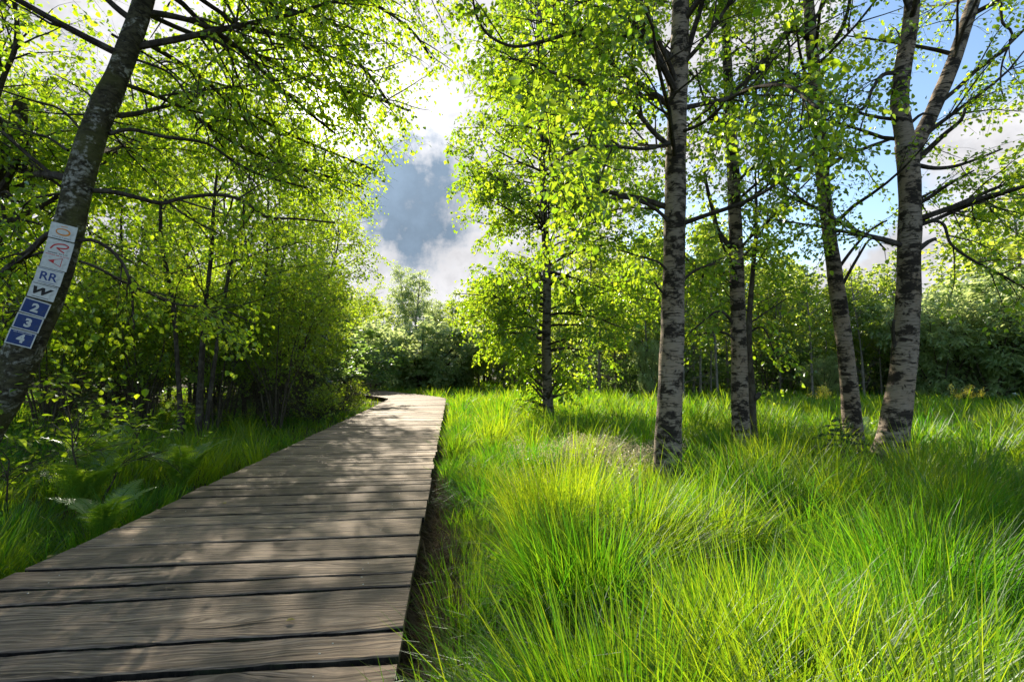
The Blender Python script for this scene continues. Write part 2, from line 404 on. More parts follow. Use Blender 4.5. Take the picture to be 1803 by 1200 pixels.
def foliage(mb, P1, R1, rng, l2=(3.0, .42, 1.0), l3=(7.0, .35), nl=9, size=.06, tpl=LEAF_HI, trop2=(0, 0, -.03), trop3=(0, 0, -.14),
            keep=None, leafdroop=.55, spray=.05, tmin=.15, tint=(0., 1.), upn=.6, barkmat=0, twigr=.0028, draw_twigs=True, flat=.6, maxleaves=None):
    """second and third order twigs on the limbs P1 and the leaves along them"""
    st, d, L, t, r = spawn(P1, R1, l2[0], tmin, .98, 48, 12, rng, flat)
    ln = np.clip(L * l2[1] * (1.15 - .75 * t) * rng.uniform(.6, 1.3, len(L)), .25, l2[2] * 2.2)
    P2 = grow(st, d, ln, 6, .13, trop2, rng)
    R2 = taper(np.minimum(r * .6, .004 + .011 * ln), 6, .3)
    st, d, L, t, r = spawn(P2, R2, l3[0], .15, 1.0, 42, 14, rng, flat)
    ln = np.clip(l3[1] * rng.uniform(.5, 1.4, len(L)), .1, 1.2)
    P3 = grow(st, d, ln, 5, .10, trop3, rng)
    tips = grow(P2[:, -1], P2[:, -1] - P2[:, -2], np.full(len(P2), l3[1]), 5, .1, trop3, rng)
    P3 = np.concatenate([P3, tips])
    if keep is not None:
        k3 = keep(P3[:, 2]); P3 = P3[k3]
        k2 = keep(P2[:, 3]) & keep(P2[:, 5]); P2 = P2[k2]; R2 = R2[k2]
    R3 = taper(np.full(len(P3), twigr), 5, .4)
    tubes(mb, P2, R2, 5, mat=barkmat)
    if draw_twigs: tubes(mb, P3, R3, 3, mat=barkmat)
    m = len(P3)
    tt = (np.arange(nl)[None, :] + rng.uniform(.1, .9, (m, nl))) / nl
    tt = .08 + .92 * tt
    f = tt * 4; i0 = np.minimum(f.astype(int), 3); fr = f - i0
    ar = np.arange(m)[:, None]
    pos = P3[ar, i0] * (1 - fr)[..., None] + P3[ar, i0 + 1] * fr[..., None]
    tan = norm(P3[ar, i0 + 1] - P3[ar, i0])
    side = norm(np.cross(tan, np.array([0, 0, 1.]))) * np.where(np.arange(nl) % 2 == 0, 1, -1)[None, :, None]
    dr = tan * .45 + side * .8 + rng.normal(size=pos.shape) * .35 + np.array([0, 0, -leafdroop])
    pos = pos + rng.normal(size=pos.shape) * spray
    nr = np.array([0, 0, upn]) + rng.normal(size=pos.shape) * .55
    pos = pos.reshape(-1, 3); dr = dr.reshape(-1, 3); nr = nr.reshape(-1, 3)
    if keep is not None:
        kk = keep(pos); pos, dr, nr = pos[kk], dr[kk], nr[kk]
    if maxleaves and len(pos) > maxleaves:
        kk = rng.random(len(pos)) < maxleaves / len(pos); pos, dr, nr = pos[kk], dr[kk], nr[kk]
    sz = size * np.clip(rng.normal(1, .25, len(pos)), .5, 1.7)
    put_leaves(mb, pos, dr, nr, sz, tpl, rng, mat=barkmat + 1, tint=rng.uniform(tint[0], tint[1], len(pos)))
    return len(pos)
def auto_limbs(axis, z0, z1, n, rng, len0, len1, ang0=62, ang1=38, k=8, jit=.09, trop=(0, 0, .01), bias=None, biasamt=0.0, rf=.32):
    """first order limbs leaving a trunk axis (rows x,y,z,r) between heights z0 and z1"""
    z = rng.uniform(z0, z1, n) if n else np.zeros(0)
    zi = axis[:, 2]; o = np.argsort(zi)
    st = np.stack([np.interp(z, zi[o], axis[o, j]) for j in range(3)], 1); r = np.interp(z, zi[o], axis[o, 3])
    tt = (z - z0) / max(z1 - z0, .01)
    az = np.arange(n) * 2.399 + rng.uniform(0, 6.3) + rng.normal(0, .4, n)
    hd = np.stack([np.cos(az), np.sin(az), np.zeros(n)], 1)
    if bias is not None: hd = norm(hd + np.asarray(bias)[None] * biasamt)
    A = np.radians(ang0 + (ang1 - ang0) * tt + rng.normal(0, 8, n))[:, None]
    d = hd * np.sin(A) + np.array([0, 0, 1.]) * np.cos(A)
    ln = (len0 + (len1 - len0) * tt) * rng.uniform(.7, 1.25, n)
    Q = grow(st, d, ln, k, jit, trop, rng)
    return Q, taper(np.clip(r * rf, .006, .06) * rng.uniform(.7, 1.2, n), k, .2)
NEAR = 1.0      # hero trees stand this much nearer than their first estimate
def limb_poly(pts, Y0, Y1, w0, w1, k=None):
    """a limb seen in the photo: photo pixels, its distance at both ends, widths in photo pixels"""
    p = np.array(pts, dtype=float); s = np.concatenate([[0], np.cumsum(np.linalg.norm(np.diff(p, axis=0), axis=1))]); s /= s[-1]
    rows = []
    for (x, y), t in zip(p, s):
        Y = (Y0 + (Y1 - Y0) * t) * NEAR
        rows.append(list(P(x, y, Y)) + [max((w0 + (w1 - w0) * t) * .5 * Y / FPX, .003)])
    return np.array(rows)
def resample(c, k):
    s = np.concatenate([[0], np.cumsum(np.linalg.norm(np.diff(c[:, :3], axis=0), axis=1))]); u = np.linspace(0, s[-1], k)
    return np.stack([np.interp(u, s, c[:, j]) for j in range(c.shape[1])], 1)

# path geometry (needed to keep the boughs off the boardwalk)
DECK_Z = .2
DECK_W = 2.32
def edge_right_x(Y): return -.45 - .118 * (Y - 1.97)
def keep_left(p):
    near = np.clip((11.0 - p[..., 1]) / 3.0, 0, 1)
    lim = edge_right_x(p[..., 1]) - 2.32 + .55 + np.clip((p[..., 2] - 3.3) * .95, 0, 2.6) * near + np.clip((p[..., 2] - 6.5) * .42, 0, 1.5) * (1 - near)
    return (p[..., 0] < lim) & (np.hypot(p[..., 0], p[..., 1]) > 2.2)
def keep_right(p): return (p[..., 0] > edge_right_x(p[..., 1]) + .05) & (np.hypot(p[..., 0], p[..., 1]) > 2.0)
# ------------------------------------------------------------------ ground and boardwalk
def path_centre():
    th = math.atan(.118); pts = []; s = -2.2
    d = np.array([-math.sin(th), math.cos(th)]); nrm = np.array([math.cos(th), math.sin(th)])
    p = np.array([edge_right_x(0.0), 0.0]) - nrm * DECK_W / 2 + d * s
    step = .1; L = 0
    while L < 46:
        pts.append((p[0], p[1], th))
        if L > 23.2 and th < math.radians(31): th += math.radians(24) * step / 2.6
        elif L > 36 and th < math.radians(52): th += math.radians(20) * step / 6
        p = p + step * np.array([-math.sin(th), math.cos(th)]); L += step
    return np.array(pts)
PATH = path_centre()
def path_at(s):
    i = np.clip(s / .1, 0, len(PATH) - 1.001); i0 = np.floor(i).astype(int); f = i - i0
    return PATH[i0] * (1 - f)[..., None] + PATH[i0 + 1] * f[..., None]
def path_lateral(x, y):
    """signed sideways distance from the centre line (right positive) for many points"""
    out = np.empty(len(x)); c = PATH[::3]
    for a in range(0, len(x), 20000):
        dx = x[a:a + 20000, None] - c[None, :, 0]; dy = y[a:a + 20000, None] - c[None, :, 1]
        d2 = dx * dx + dy * dy; j = d2.argmin(1); ar = np.arange(len(j))
        sg = dx[ar, j] * np.cos(c[j, 2]) + dy[ar, j] * np.sin(c[j, 2])
        out[a:a + 20000] = np.sign(sg) * np.sqrt(d2[ar, j])
    return out

def build_ground():
    rng = np.random.default_rng(3)
    u = np.linspace(-1, 1, 161); g = np.sinh(u * 5.2) / math.sinh(5.2) * 600
    X, Y = np.meshgrid(g, g + 4.0)
    Z = np.zeros_like(X)
    for k in range(14):
        f = rng.uniform(.3, 2.2); a = rng.uniform(0, 6.3); Z += .022 / (.6 + f * .6) * np.sin(f * (X * math.cos(a) + Y * math.sin(a)) + rng.uniform(0, 6.3))
    Z *= np.exp(-(np.hypot(X, Y) / 60) ** 2); Z -= .03
    n = len(u); idx = np.arange(n * n).reshape(n, n)
    q = np.stack([idx[:-1, :-1], idx[:-1, 1:], idx[1:, 1:], idx[1:, :-1]], -1).reshape(-1, 4)
    mb = MB(); mb.add(np.stack([X, Y, Z], -1).reshape(-1, 3), q)
    tag(mb.build('ground', M['soil'], smooth=True), 'damp dark marsh soil under the grass and the trees', 'ground', kind='structure')
build_ground()

def box_pts(c, ax, ay, az):
    c, ax, ay, az = map(np.asarray, (c, ax, ay, az))
    v = [c + sx * ax + sy * ay + sz * az for sz in (-1, 1) for sy in (-1, 1) for sx in (-1, 1)]
    q = [(0, 2, 3, 1), (4, 5, 7, 6), (0, 1, 5, 4), (2, 6, 7, 3), (0, 4, 6, 2), (1, 3, 7, 5)]
    return np.array(v), np.array(q)

def build_boardwalk():
    rng = np.random.default_rng(11)
    root = empty('boardwalk', (PATH[30, 0], PATH[30, 1], 0), 'weathered grey brown plank boardwalk running from the camera into the trees', 'boardwalk', kind='structure')
    org = np.array([PATH[30, 0], PATH[30, 1], 0.])
    mb = MB(); plank = []
    cuts = [0.05, .33, .60, .82, 1.10, 1.36, 1.62, 1.86]
    base = 2.2                                   # arc length where Y = 0
    seen = [2.02, 2.275, 2.506, 2.992, 3.20, 3.47, 3.91, 4.337, 4.616, 4.884, 5.258, 5.57]
    cuts = [c for c in cuts] + [base + s - .05 for s in seen]
    cuts = sorted(set(cuts)); cuts = [c for c in cuts if c < base + .1 or c > base + 1.9]
    s = base + .02
    ins = []
    while s < base + 1.85: ins.append(s); s += rng.uniform(.24, .36)
    cuts = sorted([c for c in cuts if c < base - .1] + ins + [c for c in cuts if c > base + 1.9])
    while cuts[-1] < 45.0: cuts.append(cuts[-1] + rng.choice([.14, .16, .18, .2, .23, .28]))
    nails = MB()
    for i in range(len(cuts) - 1):
        s0, s1 = cuts[i], cuts[i + 1]
        near = s0 < 10
        gap = rng.uniform(.024, .040) if rng.random() < .7 else rng.uniform(.040, .055)
        ns = 44 if near else (12 if s0 < 18 else 6)
        a, b = s0 + gap / 2, s1 - gap / 2
        skew = rng.normal(0, .006)
        e0, e1 = -DECK_W / 2 + rng.normal(0, .014), DECK_W / 2 + rng.normal(0, .010)
        u = np.linspace(e0, e1, ns + 1)
        def wob(am):
            z = np.zeros_like(u)
            for k in range(6):
                f = rng.uniform(1, 16); z += rng.normal() * am / (1 + f * .12) * np.sin(f * u + rng.uniform(0, 6.3))
            return z
        wa = wob(.0032) + skew * u + (rng.normal(0, .0022, ns + 1) if near else 0); wb = wob(.0032) + skew * u + (rng.normal(0, .0022, ns + 1) if near else 0)
        z0 = rng.normal(0, .0035); tilt = rng.normal(0, .008); cup = rng.normal(0, .003); roll = rng.normal(0, .01)
        # (fraction across, inset, z below the top)
        prof = [(0, 0, -.048), (0, 0, -.007), (0, .006, 0), (.33, 0, 0), (.66, 0, 0), (1, -.006, 0), (1, 0, -.007), (1, 0, -.048)]
        V = np.zeros((ns + 1, len(prof), 3)); PL = np.zeros((ns + 1, len(prof), 3)); seed = rng.uniform(0, 40)
        for j, (f, ins_, dz) in enumerate(prof):
            sj = (a + wa) * (1 - f) + (b + wb) * f + ins_
            c = path_at(sj)
            V[:, j, 0] = c[:, 0] + np.cos(c[:, 2]) * u; V[:, j, 1] = c[:, 1] + np.sin(c[:, 2]) * u
            V[:, j, 2] = DECK_Z + z0 + dz + tilt * u * .3 + cup * (1 - (2 * f - 1) ** 2) + roll * (f - .5) * (b - a)
            PL[:, j, 0] = u + seed * 3.1; PL[:, j, 1] = sj - a + seed * 1.7 + dz; PL[:, j, 2] = seed
        k = len(prof); idx = np.arange((ns + 1) * k).reshape(ns + 1, k)
        r = np.roll(idx, -1, 1)
        q = np.stack([idx[:-1], r[:-1], r[1:], idx[1:]], -1).reshape(-1, 4)
        caps = [(idx[e, 0], idx[e, j], idx[e, j + 1]) for e in (0, ns) for j in range(1, k - 1)]
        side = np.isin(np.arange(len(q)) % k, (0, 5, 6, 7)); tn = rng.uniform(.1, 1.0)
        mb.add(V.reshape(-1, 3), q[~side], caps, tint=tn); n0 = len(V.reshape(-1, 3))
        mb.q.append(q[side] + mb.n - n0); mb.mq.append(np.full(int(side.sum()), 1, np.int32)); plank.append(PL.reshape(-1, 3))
        if s0 < 14:
            for uu in (-.88, .86):
                for f in (.27, .73):
                    if rng.random() < .12: continue
                    c = path_at(np.array([a + (b - a) * f + rng.normal(0, .01)]))[0]; x = uu + rng.normal(0, .018)
                    o = np.array([c[0] + math.cos(c[2]) * x, c[1] + math.sin(c[2]) * x, DECK_Z + z0 + tilt * x * .3 + cup * .7 + .0015])
                    an = np.arange(8) * math.pi / 4
                    ring = o + .006 * np.stack([np.cos(an), np.sin(an), np.zeros(8)], 1); ring[:, 2] -= .0025
                    vv = np.vstack([ring, o + [0, 0, .0008]])
                    nails.add(vv, None, [(j, (j + 1) % 8, 8) for j in range(8)])
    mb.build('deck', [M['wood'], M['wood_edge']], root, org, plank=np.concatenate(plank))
    nails.build('nail_heads', M['nail'], root, org)
    for off in (-.92, .92):
        bm = MB(); pl = []
        ss = np.arange(0.1, 44.5, 1.5)
        for s0, s1 in zip(ss[:-1], ss[1:]):
            c = path_at(np.array([s0, s1])); A = np.array([c[0, 0] + math.cos(c[0, 2]) * off, c[0, 1] + math.sin(c[0, 2]) * off]); B = np.array([c[1, 0] + math.cos(c[1, 2]) * off, c[1, 1] + math.sin(c[1, 2]) * off])
            d = (B - A) / 2; m = (A + B) / 2; t = d / np.linalg.norm(d)
            v, q = box_pts([m[0], m[1], .065], [d[0] - t[0] * .002, d[1] - t[1] * .002, 0], [-t[1] * .045, t[0] * .045, 0], [0, 0, .083])
            bm.add(v, q, tint=.1); pl.append(np.stack([v[:, 1], v[:, 2] * 1.0, v[:, 0]], 1))
        bm.build('support_beam', M['wood'], root, org, plank=np.concatenate(pl))
build_boardwalk()

# ------------------------------------------------------------------ trees close to the camera
def clear_side(keep, ax, wid):
    o = np.argsort(ax[:, 2]); z = ax[o, 2]
    def f(p):
        inz = (p[..., 2] > z[0]) & (p[..., 2] < z[-1]); cx = np.interp(p[..., 2], z, ax[o, 0]); cy_ = np.interp(p[..., 2], z, ax[o, 1])
        L = np.hypot(cx, cy_); ux, uy = -cx / L, -cy_ / L
        dx, dy = p[..., 0] - cx, p[..., 1] - cy_
        fwd = dx * ux + dy * uy; latd = np.abs(dx * uy - dy * ux)
        return keep(p) & ~(inz & (fwd > 0) & (latd < wid * (1 - fwd / (L + .01)) ))
    return f
def hero(name, label, paths, limbs, autos, bark, leafm, seed, n=26, step=.05, flare=.0, rough=.05, fol=None, keep=None, group=None, cat='tree', flarepaths=1, clear=.24):
    """paths: list of control rows (x,y,z,r), the first is the stem; limbs: limb rows; autos: (path index, kwargs) for further limbs"""
    rng = np.random.default_rng(seed)
    base = np.array(paths[0][0][:3], dtype=float)
    root = empty(name, base, label, cat, group)
    mb = MB(); axes = []
    for i, p in enumerate(paths):
        axes.append(trunk_tube(mb, p, n=n if i == 0 else max(12, n - 6), step=step, rough=rough, flare=flare if i < flarepaths else 0, seed=seed * 7 + i))
    mb.build('trunk', M[bark], root, base, smooth=True)
    P1, R1 = [], []
    for i, l in enumerate(limbs):
        bmb = MB(); c = trunk_tube(bmb, l, n=10, step=.06, rough=.07, seed=seed * 31 + i)
        bmb.build('branch', M['bark_limb'], root, base, smooth=True)
        rs = resample(c, 8); P1.append(rs[:, :3][None]); R1.append(rs[:, 3][None])
    cb = MB()
    for pi, kw in autos:
        Q, R = auto_limbs(axes[pi], rng=rng, **kw)
        if keep is not None:
            kk = keep(Q[:, 4]) & keep(Q[:, 7]); Q, R = Q[kk], R[kk]
        tubes(cb, Q, R, 7); P1.append(Q); R1.append(R)
    f = dict(fol or {})
    if clear:
        for ax_ in axes: keep = clear_side(keep, ax_, clear)
    nl = foliage(cb, np.concatenate(P1), np.concatenate(R1), rng, keep=keep, **f)
    cb.build('crown', [M['bark_limb'], M[leafm]], root, base)
    print(name, 'leaves', nl, 'limbs', sum(len(x) for x in P1))
    return root, axes
def trunk_px(rows, Y, z0=None, Y1=None):
    """stem rows from photo pixels (x, y, width) at distance Y; the first row is dropped to the ground z0"""
    out = []
    n = len(rows)
    for i, (x, y, wd) in enumerate(rows):
        YY = (Y if Y1 is None else Y + (Y1 - Y) * i / (n - 1)) * NEAR
        p = P(x, y, YY); out.append([p[0], p[1], p[2], wd * .435 * YY / FPX])
    if z0 is not None: out[0][2] = z0
    return np.array(out)

BIRCH = dict(l2=(4.0, .42, 1.0), l3=(8.5, .36), nl=12, size=.066, tpl=LEAF_HI)
# A: the main birch, in front
NEAR = .86
rowsA = [(1174, 850, 62), (1176, 800, 55), (1180, 700, 49), (1183, 600, 47), (1186, 480, 44), (1188, 380, 42), (1190, 280, 41), (1194, 160, 38), (1197, 60, 36), (1200, -60, 34), (1203, -260, 28), (1204, -520, 18), (1200, -760, 6)]
tA = trunk_px(rowsA, 6.6, -.05)
limbsA = [limb_poly([(1186, 190), (1150, 165), (1105, 132), (1060, 95), (1015, 55), (985, 20), (955, -15)], 6.6, 5.9, 13, 7),
          limb_poly([(1188, 175), (1172, 120), (1155, 75), (1130, 30), (1108, -15), (1080, -70)], 6.6, 7.2, 14, 8),
          limb_poly([(1192, 110), (1160, 82), (1110, 62), (1060, 56), (1020, 55), (960, 72), (905, 82), (860, 62), (838, 25), (832, -10)], 6.6, 5.4, 9, 4),
          limb_poly([(1184, 262), (1150, 232), (1120, 195), (1080, 155), (1030, 145), (980, 130), (930, 112), (880, 98)], 6.6, 5.6, 10, 4),
          limb_poly([(1184, 400), (1166, 378), (1140, 360), (1100, 348), (1060, 352), (1020, 345), (975, 338)], 6.6, 5.6, 7, 3),
          limb_poly([(1190, 398), (1240, 380), (1300, 360), (1345, 338), (1385, 310), (1425, 280), (1450, 240), (1462, 215)], 6.6, 5.6, 9, 3),
          limb_poly([(1197, 140), (1215, 75), (1232, 20), (1250, -40)], 6.6, 6.9, 12, 8),
          limb_poly([(1180, 482), (1160, 462), (1130, 452), (1090, 440)], 6.6, 6.0, 5, 2.5),
          limb_poly([(1178, 520), (1164, 512), (1152, 496)], 6.6, 6.3, 5, 3),
          limb_poly([(1186, 250), (1140, 262), (1080, 258), (1020, 262), (960, 300)], 6.6, 3.9, 6, 6),
          limb_poly([(1192, 235), (1240, 215), (1300, 165), (1380, 150), (1440, 190)], 6.6, 4.2, 6, 6),
          limb_poly([(1182, 520), (1215, 482), (1250, 465), (1285, 448)], 6.6, 7.6, 6, 3)]
hero('birch_tree', 'thick pale birch trunk nearest the boardwalk on its grassy side, one straight stem', [tA], limbsA,
     [(0, dict(z0=3.2, z1=9.5, n=27, len0=2.7, len1=1.8, ang0=70, ang1=36))],
     'bark_birch', 'leaf_birch', 21, flare=.12, fol=dict(BIRCH, size=.054, nl=13), keep=keep_right)
# B: second birch with a thin companion
tB = trunk_px([(1306, 800, 44), (1305, 770, 36), (1303, 700, 33), (1301, 600, 30), (1297, 480, 28), (1294, 380, 26), (1290, 280, 24), (1285, 190, 21), (1279, 80, 18), (1275, -20, 16), (1268, -200, 12), (1262, -400, 5)], 9.2, -.05)
limbsB = [limb_poly([(1296, 445), (1280, 428), (1264, 405), (1255, 370), (1245, 330), (1240, 300)], 9.2, 8.7, 10, 5),
          limb_poly([(1299, 520), (1280, 495), (1262, 478), (1238, 470), (1205, 482)], 9.2, 9.0, 7, 3),
          limb_poly([(1299, 585), (1284, 560), (1262, 548), (1215, 585)], 9.2, 9.0, 6, 2.5),
          limb_poly([(1301, 610), (1285, 590), (1262, 584), (1222, 590)], 9.2, 8.8, 5, 2.5),
          limb_poly([(1292, 330), (1318, 300), (1345, 285), (1352, 262)], 9.2, 8.8, 6, 3),
          limb_poly([(1288, 240), (1255, 205), (1235, 160), (1225, 120)], 9.2, 8.9, 7, 3)]
hero('birch_tree', 'slim pale birch with a thin companion stem at its foot', [tB], limbsB,
     [(0, dict(z0=2.5, z1=9.5, n=20, len0=2.2, len1=1.5, ang0=66, ang1=36))],
     'bark_birch', 'leaf_birch', 22, flare=.25, n=20, fol=dict(BIRCH, size=.058, nl=12), keep=keep_right)
tB2 = trunk_px([(1328, 800, 26), (1326, 770, 19), (1323, 690, 16), (1318, 600, 13), (1322, 520, 10), (1328, 450, 8), (1332, 380, 6), (1330, 300, 3)], 9.45, -.05)
hero('companion_sapling', 'thin dark crooked stem growing from the foot of the slim pale birch', [tB2],
     [limb_poly([(1324, 705, ), (1331, 699), (1338, 692)], 9.45, 9.35, 12, 8), limb_poly([(1319, 585), (1340, 575), (1352, 590), (1364, 625)], 9.45, 9.2, 4, 2)],
     [(0, dict(z0=1.8, z1=4.4, n=11, len0=1.0, len1=.6, ang0=60, ang1=40))],
     'bark_brown', 'leaf_birch', 23, n=12, rough=.09, fol=dict(BIRCH, size=.065, nl=8), keep=keep_right)
# C: leaning birch
tC = trunk_px([(1506, 800, 46), (1503, 775, 37), (1497, 700, 33), (1490, 630, 30), (1481, 560, 29), (1471, 490, 28), (1460, 410, 26), (1449, 320, 25), (1442, 230, 24), (1434, 130, 23), (1425, 20, 21), (1416, -120, 18), (1405, -320, 12), (1398, -520, 5)], 8.8, -.05)
limbsC = [limb_poly([(1428, 70), (1400, 52), (1372, 70), (1345, 105), (1305, 150), (1272, 178)], 8.8, 7.6, 12, 5),
          limb_poly([(1478, 470), (1500, 440), (1525, 412), (1548, 395), (1562, 388)], 8.8, 8.3, 6, 3),
          limb_poly([(1484, 500), (1512, 450), (1535, 420), (1560, 440)], 8.8, 8.6, 6, 2.5),
          limb_poly([(1432, 100), (1470, 70), (1490, 30), (1500, -20)], 8.8, 8.2, 9, 5),
          limb_poly([(1440, 215), (1405, 232), (1370, 270), (1352, 262), (1342, 285)], 8.8, 8.0, 6, 3)]
hero('birch_tree', 'pale birch trunk leaning back beside a small spruce and the forked birch', [tC], limbsC,
     [(0, dict(z0=3.2, z1=10, n=22, len0=2.3, len1=1.5, ang0=66, ang1=36))],
     'bark_birch', 'leaf_beech', 24, flare=.15, n=20, clear=.34, fol=dict(BIRCH, size=.052, nl=9), keep=keep_right)
# D: forked birch
tD = trunk_px([(1560, 830, 76), (1566, 800, 62), (1577, 740, 52), (1586, 680, 47), (1594, 610, 45), (1598, 540, 43), (1601, 450, 41), (1602, 370, 39), (1600, 300, 40), (1597, 255, 42)], 7.7, -.05)
tD1 = trunk_px([(1599, 275, 37), (1590, 225, 34), (1584, 180, 33), (1590, 120, 31), (1602, 50, 29), (1608, -30, 27), (1612, -150, 23), (1610, -330, 16), (1606, -520, 5)], 7.7)
tD2 = trunk_px([(1601, 280, 30), (1618, 245, 28), (1640, 200, 27), (1658, 160, 27), (1680, 105, 26), (1702, 40, 24), (1722, -20, 22), (1760, -130, 18), (1800, -300, 5)], 7.7, Y1=8.4)
limbsD = [limb_poly([(1612, 285), (1640, 258), (1668, 232), (1692, 212), (1700, 190)], 7.7, 7.2, 11, 5),
          limb_poly([(1612, 290), (1645, 296), (1680, 293), (1720, 280), (1765, 262)], 7.7, 7.3, 8, 3),
          limb_poly([(1612, 362), (1640, 345), (1675, 322), (1715, 300)], 7.7, 7.3, 8, 3),
          limb_poly([(1582, 128), (1555, 132), (1535, 158), (1525, 185), (1495, 205)], 7.7, 7.2, 8, 4),
          limb_poly([(1616, 440), (1634, 426), (1648, 420)], 7.7, 7.6, 10, 6),
          limb_poly([(1612, 392), (1658, 392), (1675, 430), (1720, 462), (1760, 482), (1812, 512)], 7.7, 6.4, 5, 4),
          limb_poly([(1575, 610), (1572, 580), (1574, 562)], 7.7, 7.5, 7, 4),
          limb_poly([(1712, 25), (1745, 8), (1770, -4), (1820, -30)], 8.3, 7.6, 9, 5),
          limb_poly([(1762, 2), (1765, 40), (1782, 60), (1765, 110), (1762, 150), (1770, 180)], 7.6, 7.5, 5, 2),
          limb_poly([(1600, 220), (1625, 200), (1650, 205)], 7.7, 7.4, 6, 3)]
hero('birch_tree', 'stout birch forking into two leaders, its trunk widening to a rough foot', [tD, tD1, tD2], limbsD,
     [(0, dict(z0=3.0, z1=4.6, n=6, len0=2.0, len1=2.0, ang0=70, ang1=60)), (1, dict(z0=4.4, z1=10, n=13, len0=2.1, len1=1.3, ang0=62, ang1=36)), (2, dict(z0=4.4, z1=9, n=10, len0=1.9, len1=1.2, ang0=60, ang1=40))],
     'bark_birch', 'leaf_beech', 25, flare=.35, n=28, fol=dict(BIRCH, size=.050, nl=9), keep=keep_right)
# E: the birch in the meadow beside the path
NEAR = .95
tE = trunk_px([(968, 750, 28), (966, 725, 22), (963, 660, 20), (962, 600, 19), (963, 520, 17), (962, 450, 16), (958, 380, 15), (955, 300, 14), (953, 200, 12), (950, 80, 11), (950, -60, 8), (948, -220, 3)], 15.0, -.05)
limbsE = [limb_poly([(961, 540), (945, 532), (928, 536), (912, 541), (890, 530), (868, 520)], 15, 14.3, 6, 3),
          limb_poly([(965, 498), (990, 500), (1012, 520), (1030, 545), (1046, 545)], 15, 14.5, 4, 2),
          limb_poly([(962, 450), (980, 430), (1000, 424), (1020, 430)], 15, 14.5, 4, 2)]
hero('birch_tree', 'slender birch standing alone in the meadow by the bend, leafy down to its foot', [tE], limbsE,
     [(0, dict(z0=3.6, z1=12.0, n=84, len0=3.5, len1=1.6, ang0=80, ang1=42, trop=(0, 0, -.02))), (0, dict(z0=1.7, z1=3.8, n=20, len0=2.0, len1=2.8, ang0=80, ang1=76, trop=(0, 0, -.03))), (0, dict(z0=.25, z1=1.3, n=16, len0=.9, len1=.8, ang0=70, ang1=60))],
     'bark_birch_far', 'leaf_birch', 26, flare=.2, n=16, step=.12, fol=dict(l2=(3.4, .42, 1.1), l3=(6.2, .44), nl=11, size=.095, tpl=LEAF_LO, trop3=(0, 0, -.22)), keep=keep_right)

# F: the leaning trunk with the trail signs, left of the boardwalk
NEAR = 1.0
FY = 4.5
rowsF = [(-118, 965, 100), (-92, 905, 88), (-52, 800, 82), (-22, 745, 79), (8, 695, 78), (45, 610, 79), (68, 555, 76), (92, 500, 71), (122, 400, 66), (144, 300, 63), (176, 205, 58), (218, 105, 52), (250, 10, 48), (272, -90, 45), (300, -230, 40), (335, -420, 30), (370, -620, 8)]
tF = trunk_px(rowsF, FY, -.05); tF[:, 3] *= .79
limbsF = [limb_poly([(258, 22), (300, 28), (345, 40), (390, 62), (430, 95), (480, 142), (540, 195), (590, 235)], FY, 6.4, 11, 4),
          limb_poly([(272, -80), (330, -20), (385, 20), (425, 45), (480, 58), (560, 92), (640, 120)], FY, 6.8, 10, 4),
          limb_poly([(192, 236), (230, 228), (285, 240), (345, 248), (375, 258), (420, 290), (470, 312), (540, 330)], FY, 6.2, 7, 3),
          limb_poly([(160, 335), (200, 338), (250, 350), (285, 358), (320, 349), (385, 343), (430, 355), (470, 382), (520, 385), (590, 392)], FY, 6.4, 9, 3),
          limb_poly([(130, 425), (160, 422), (190, 436), (215, 462), (230, 500), (234, 545), (236, 580)], FY, 4.9, 7, 3),
          limb_poly([(140, 460), (170, 470), (215, 495), (260, 515), (310, 535), (390, 545), (450, 570)], FY, 6.0, 5, 2.5),
          limb_poly([(226, 100), (300, 130), (340, 180), (352, 130)], FY, 5.0, 5, 2),
          limb_poly([(240, 40), (215, 22), (190, 0), (165, -30)], FY, 4.3, 12, 8),
          limb_poly([(196, 60), (280, 110), (330, 150)], FY, 4.9, 5, 2),
          limb_poly([(160, 250), (110, 195), (60, 178), (0, 158)], FY, 4.0, 5, 3),
          limb_poly([(120, 265), (80, 240), (40, 232), (-10, 200)], FY, 5.2, 5, 3),
          limb_poly([(118, 405), (85, 412), (55, 440), (30, 460), (-10, 492)], FY, 5.2, 8, 14),
          limb_poly([(105, 440), (70, 445), (40, 452), (0, 425)], FY, 5.4, 5, 3),
          limb_poly([(75, 540), (40, 545), (0, 552)], FY, 5.2, 4, 3),
          limb_poly([(300, -225), (400, -130), (520, -60), (630, -10), (720, 50), (765, 110)], FY, 7.4, 10, 4),
          limb_poly([(312, -280), (450, -230), (580, -150), (690, -70), (770, -10)], FY, 7.0, 10, 4),
          limb_poly([(288, -170), (380, -60), (460, 0), (560, 40), (640, 120), (690, 190)], FY, 8.4, 13, 5),
          limb_poly([(262, -60), (380, -90), (520, -110), (660, -90), (780, -40)], FY, 7.8, 10, 4),
          limb_poly([(248, 20), (340, 60), (450, 95), (560, 150), (650, 170), (720, 195)], FY, 8.0, 9, 4),
          limb_poly([(200, 140), (320, 190), (430, 260), (540, 300), (640, 330)], FY, 8.6, 8, 3),
          limb_poly([(235, 62), (330, 120), (420, 185), (500, 232), (600, 275), (660, 300)], FY, 8.6, 9, 4)]
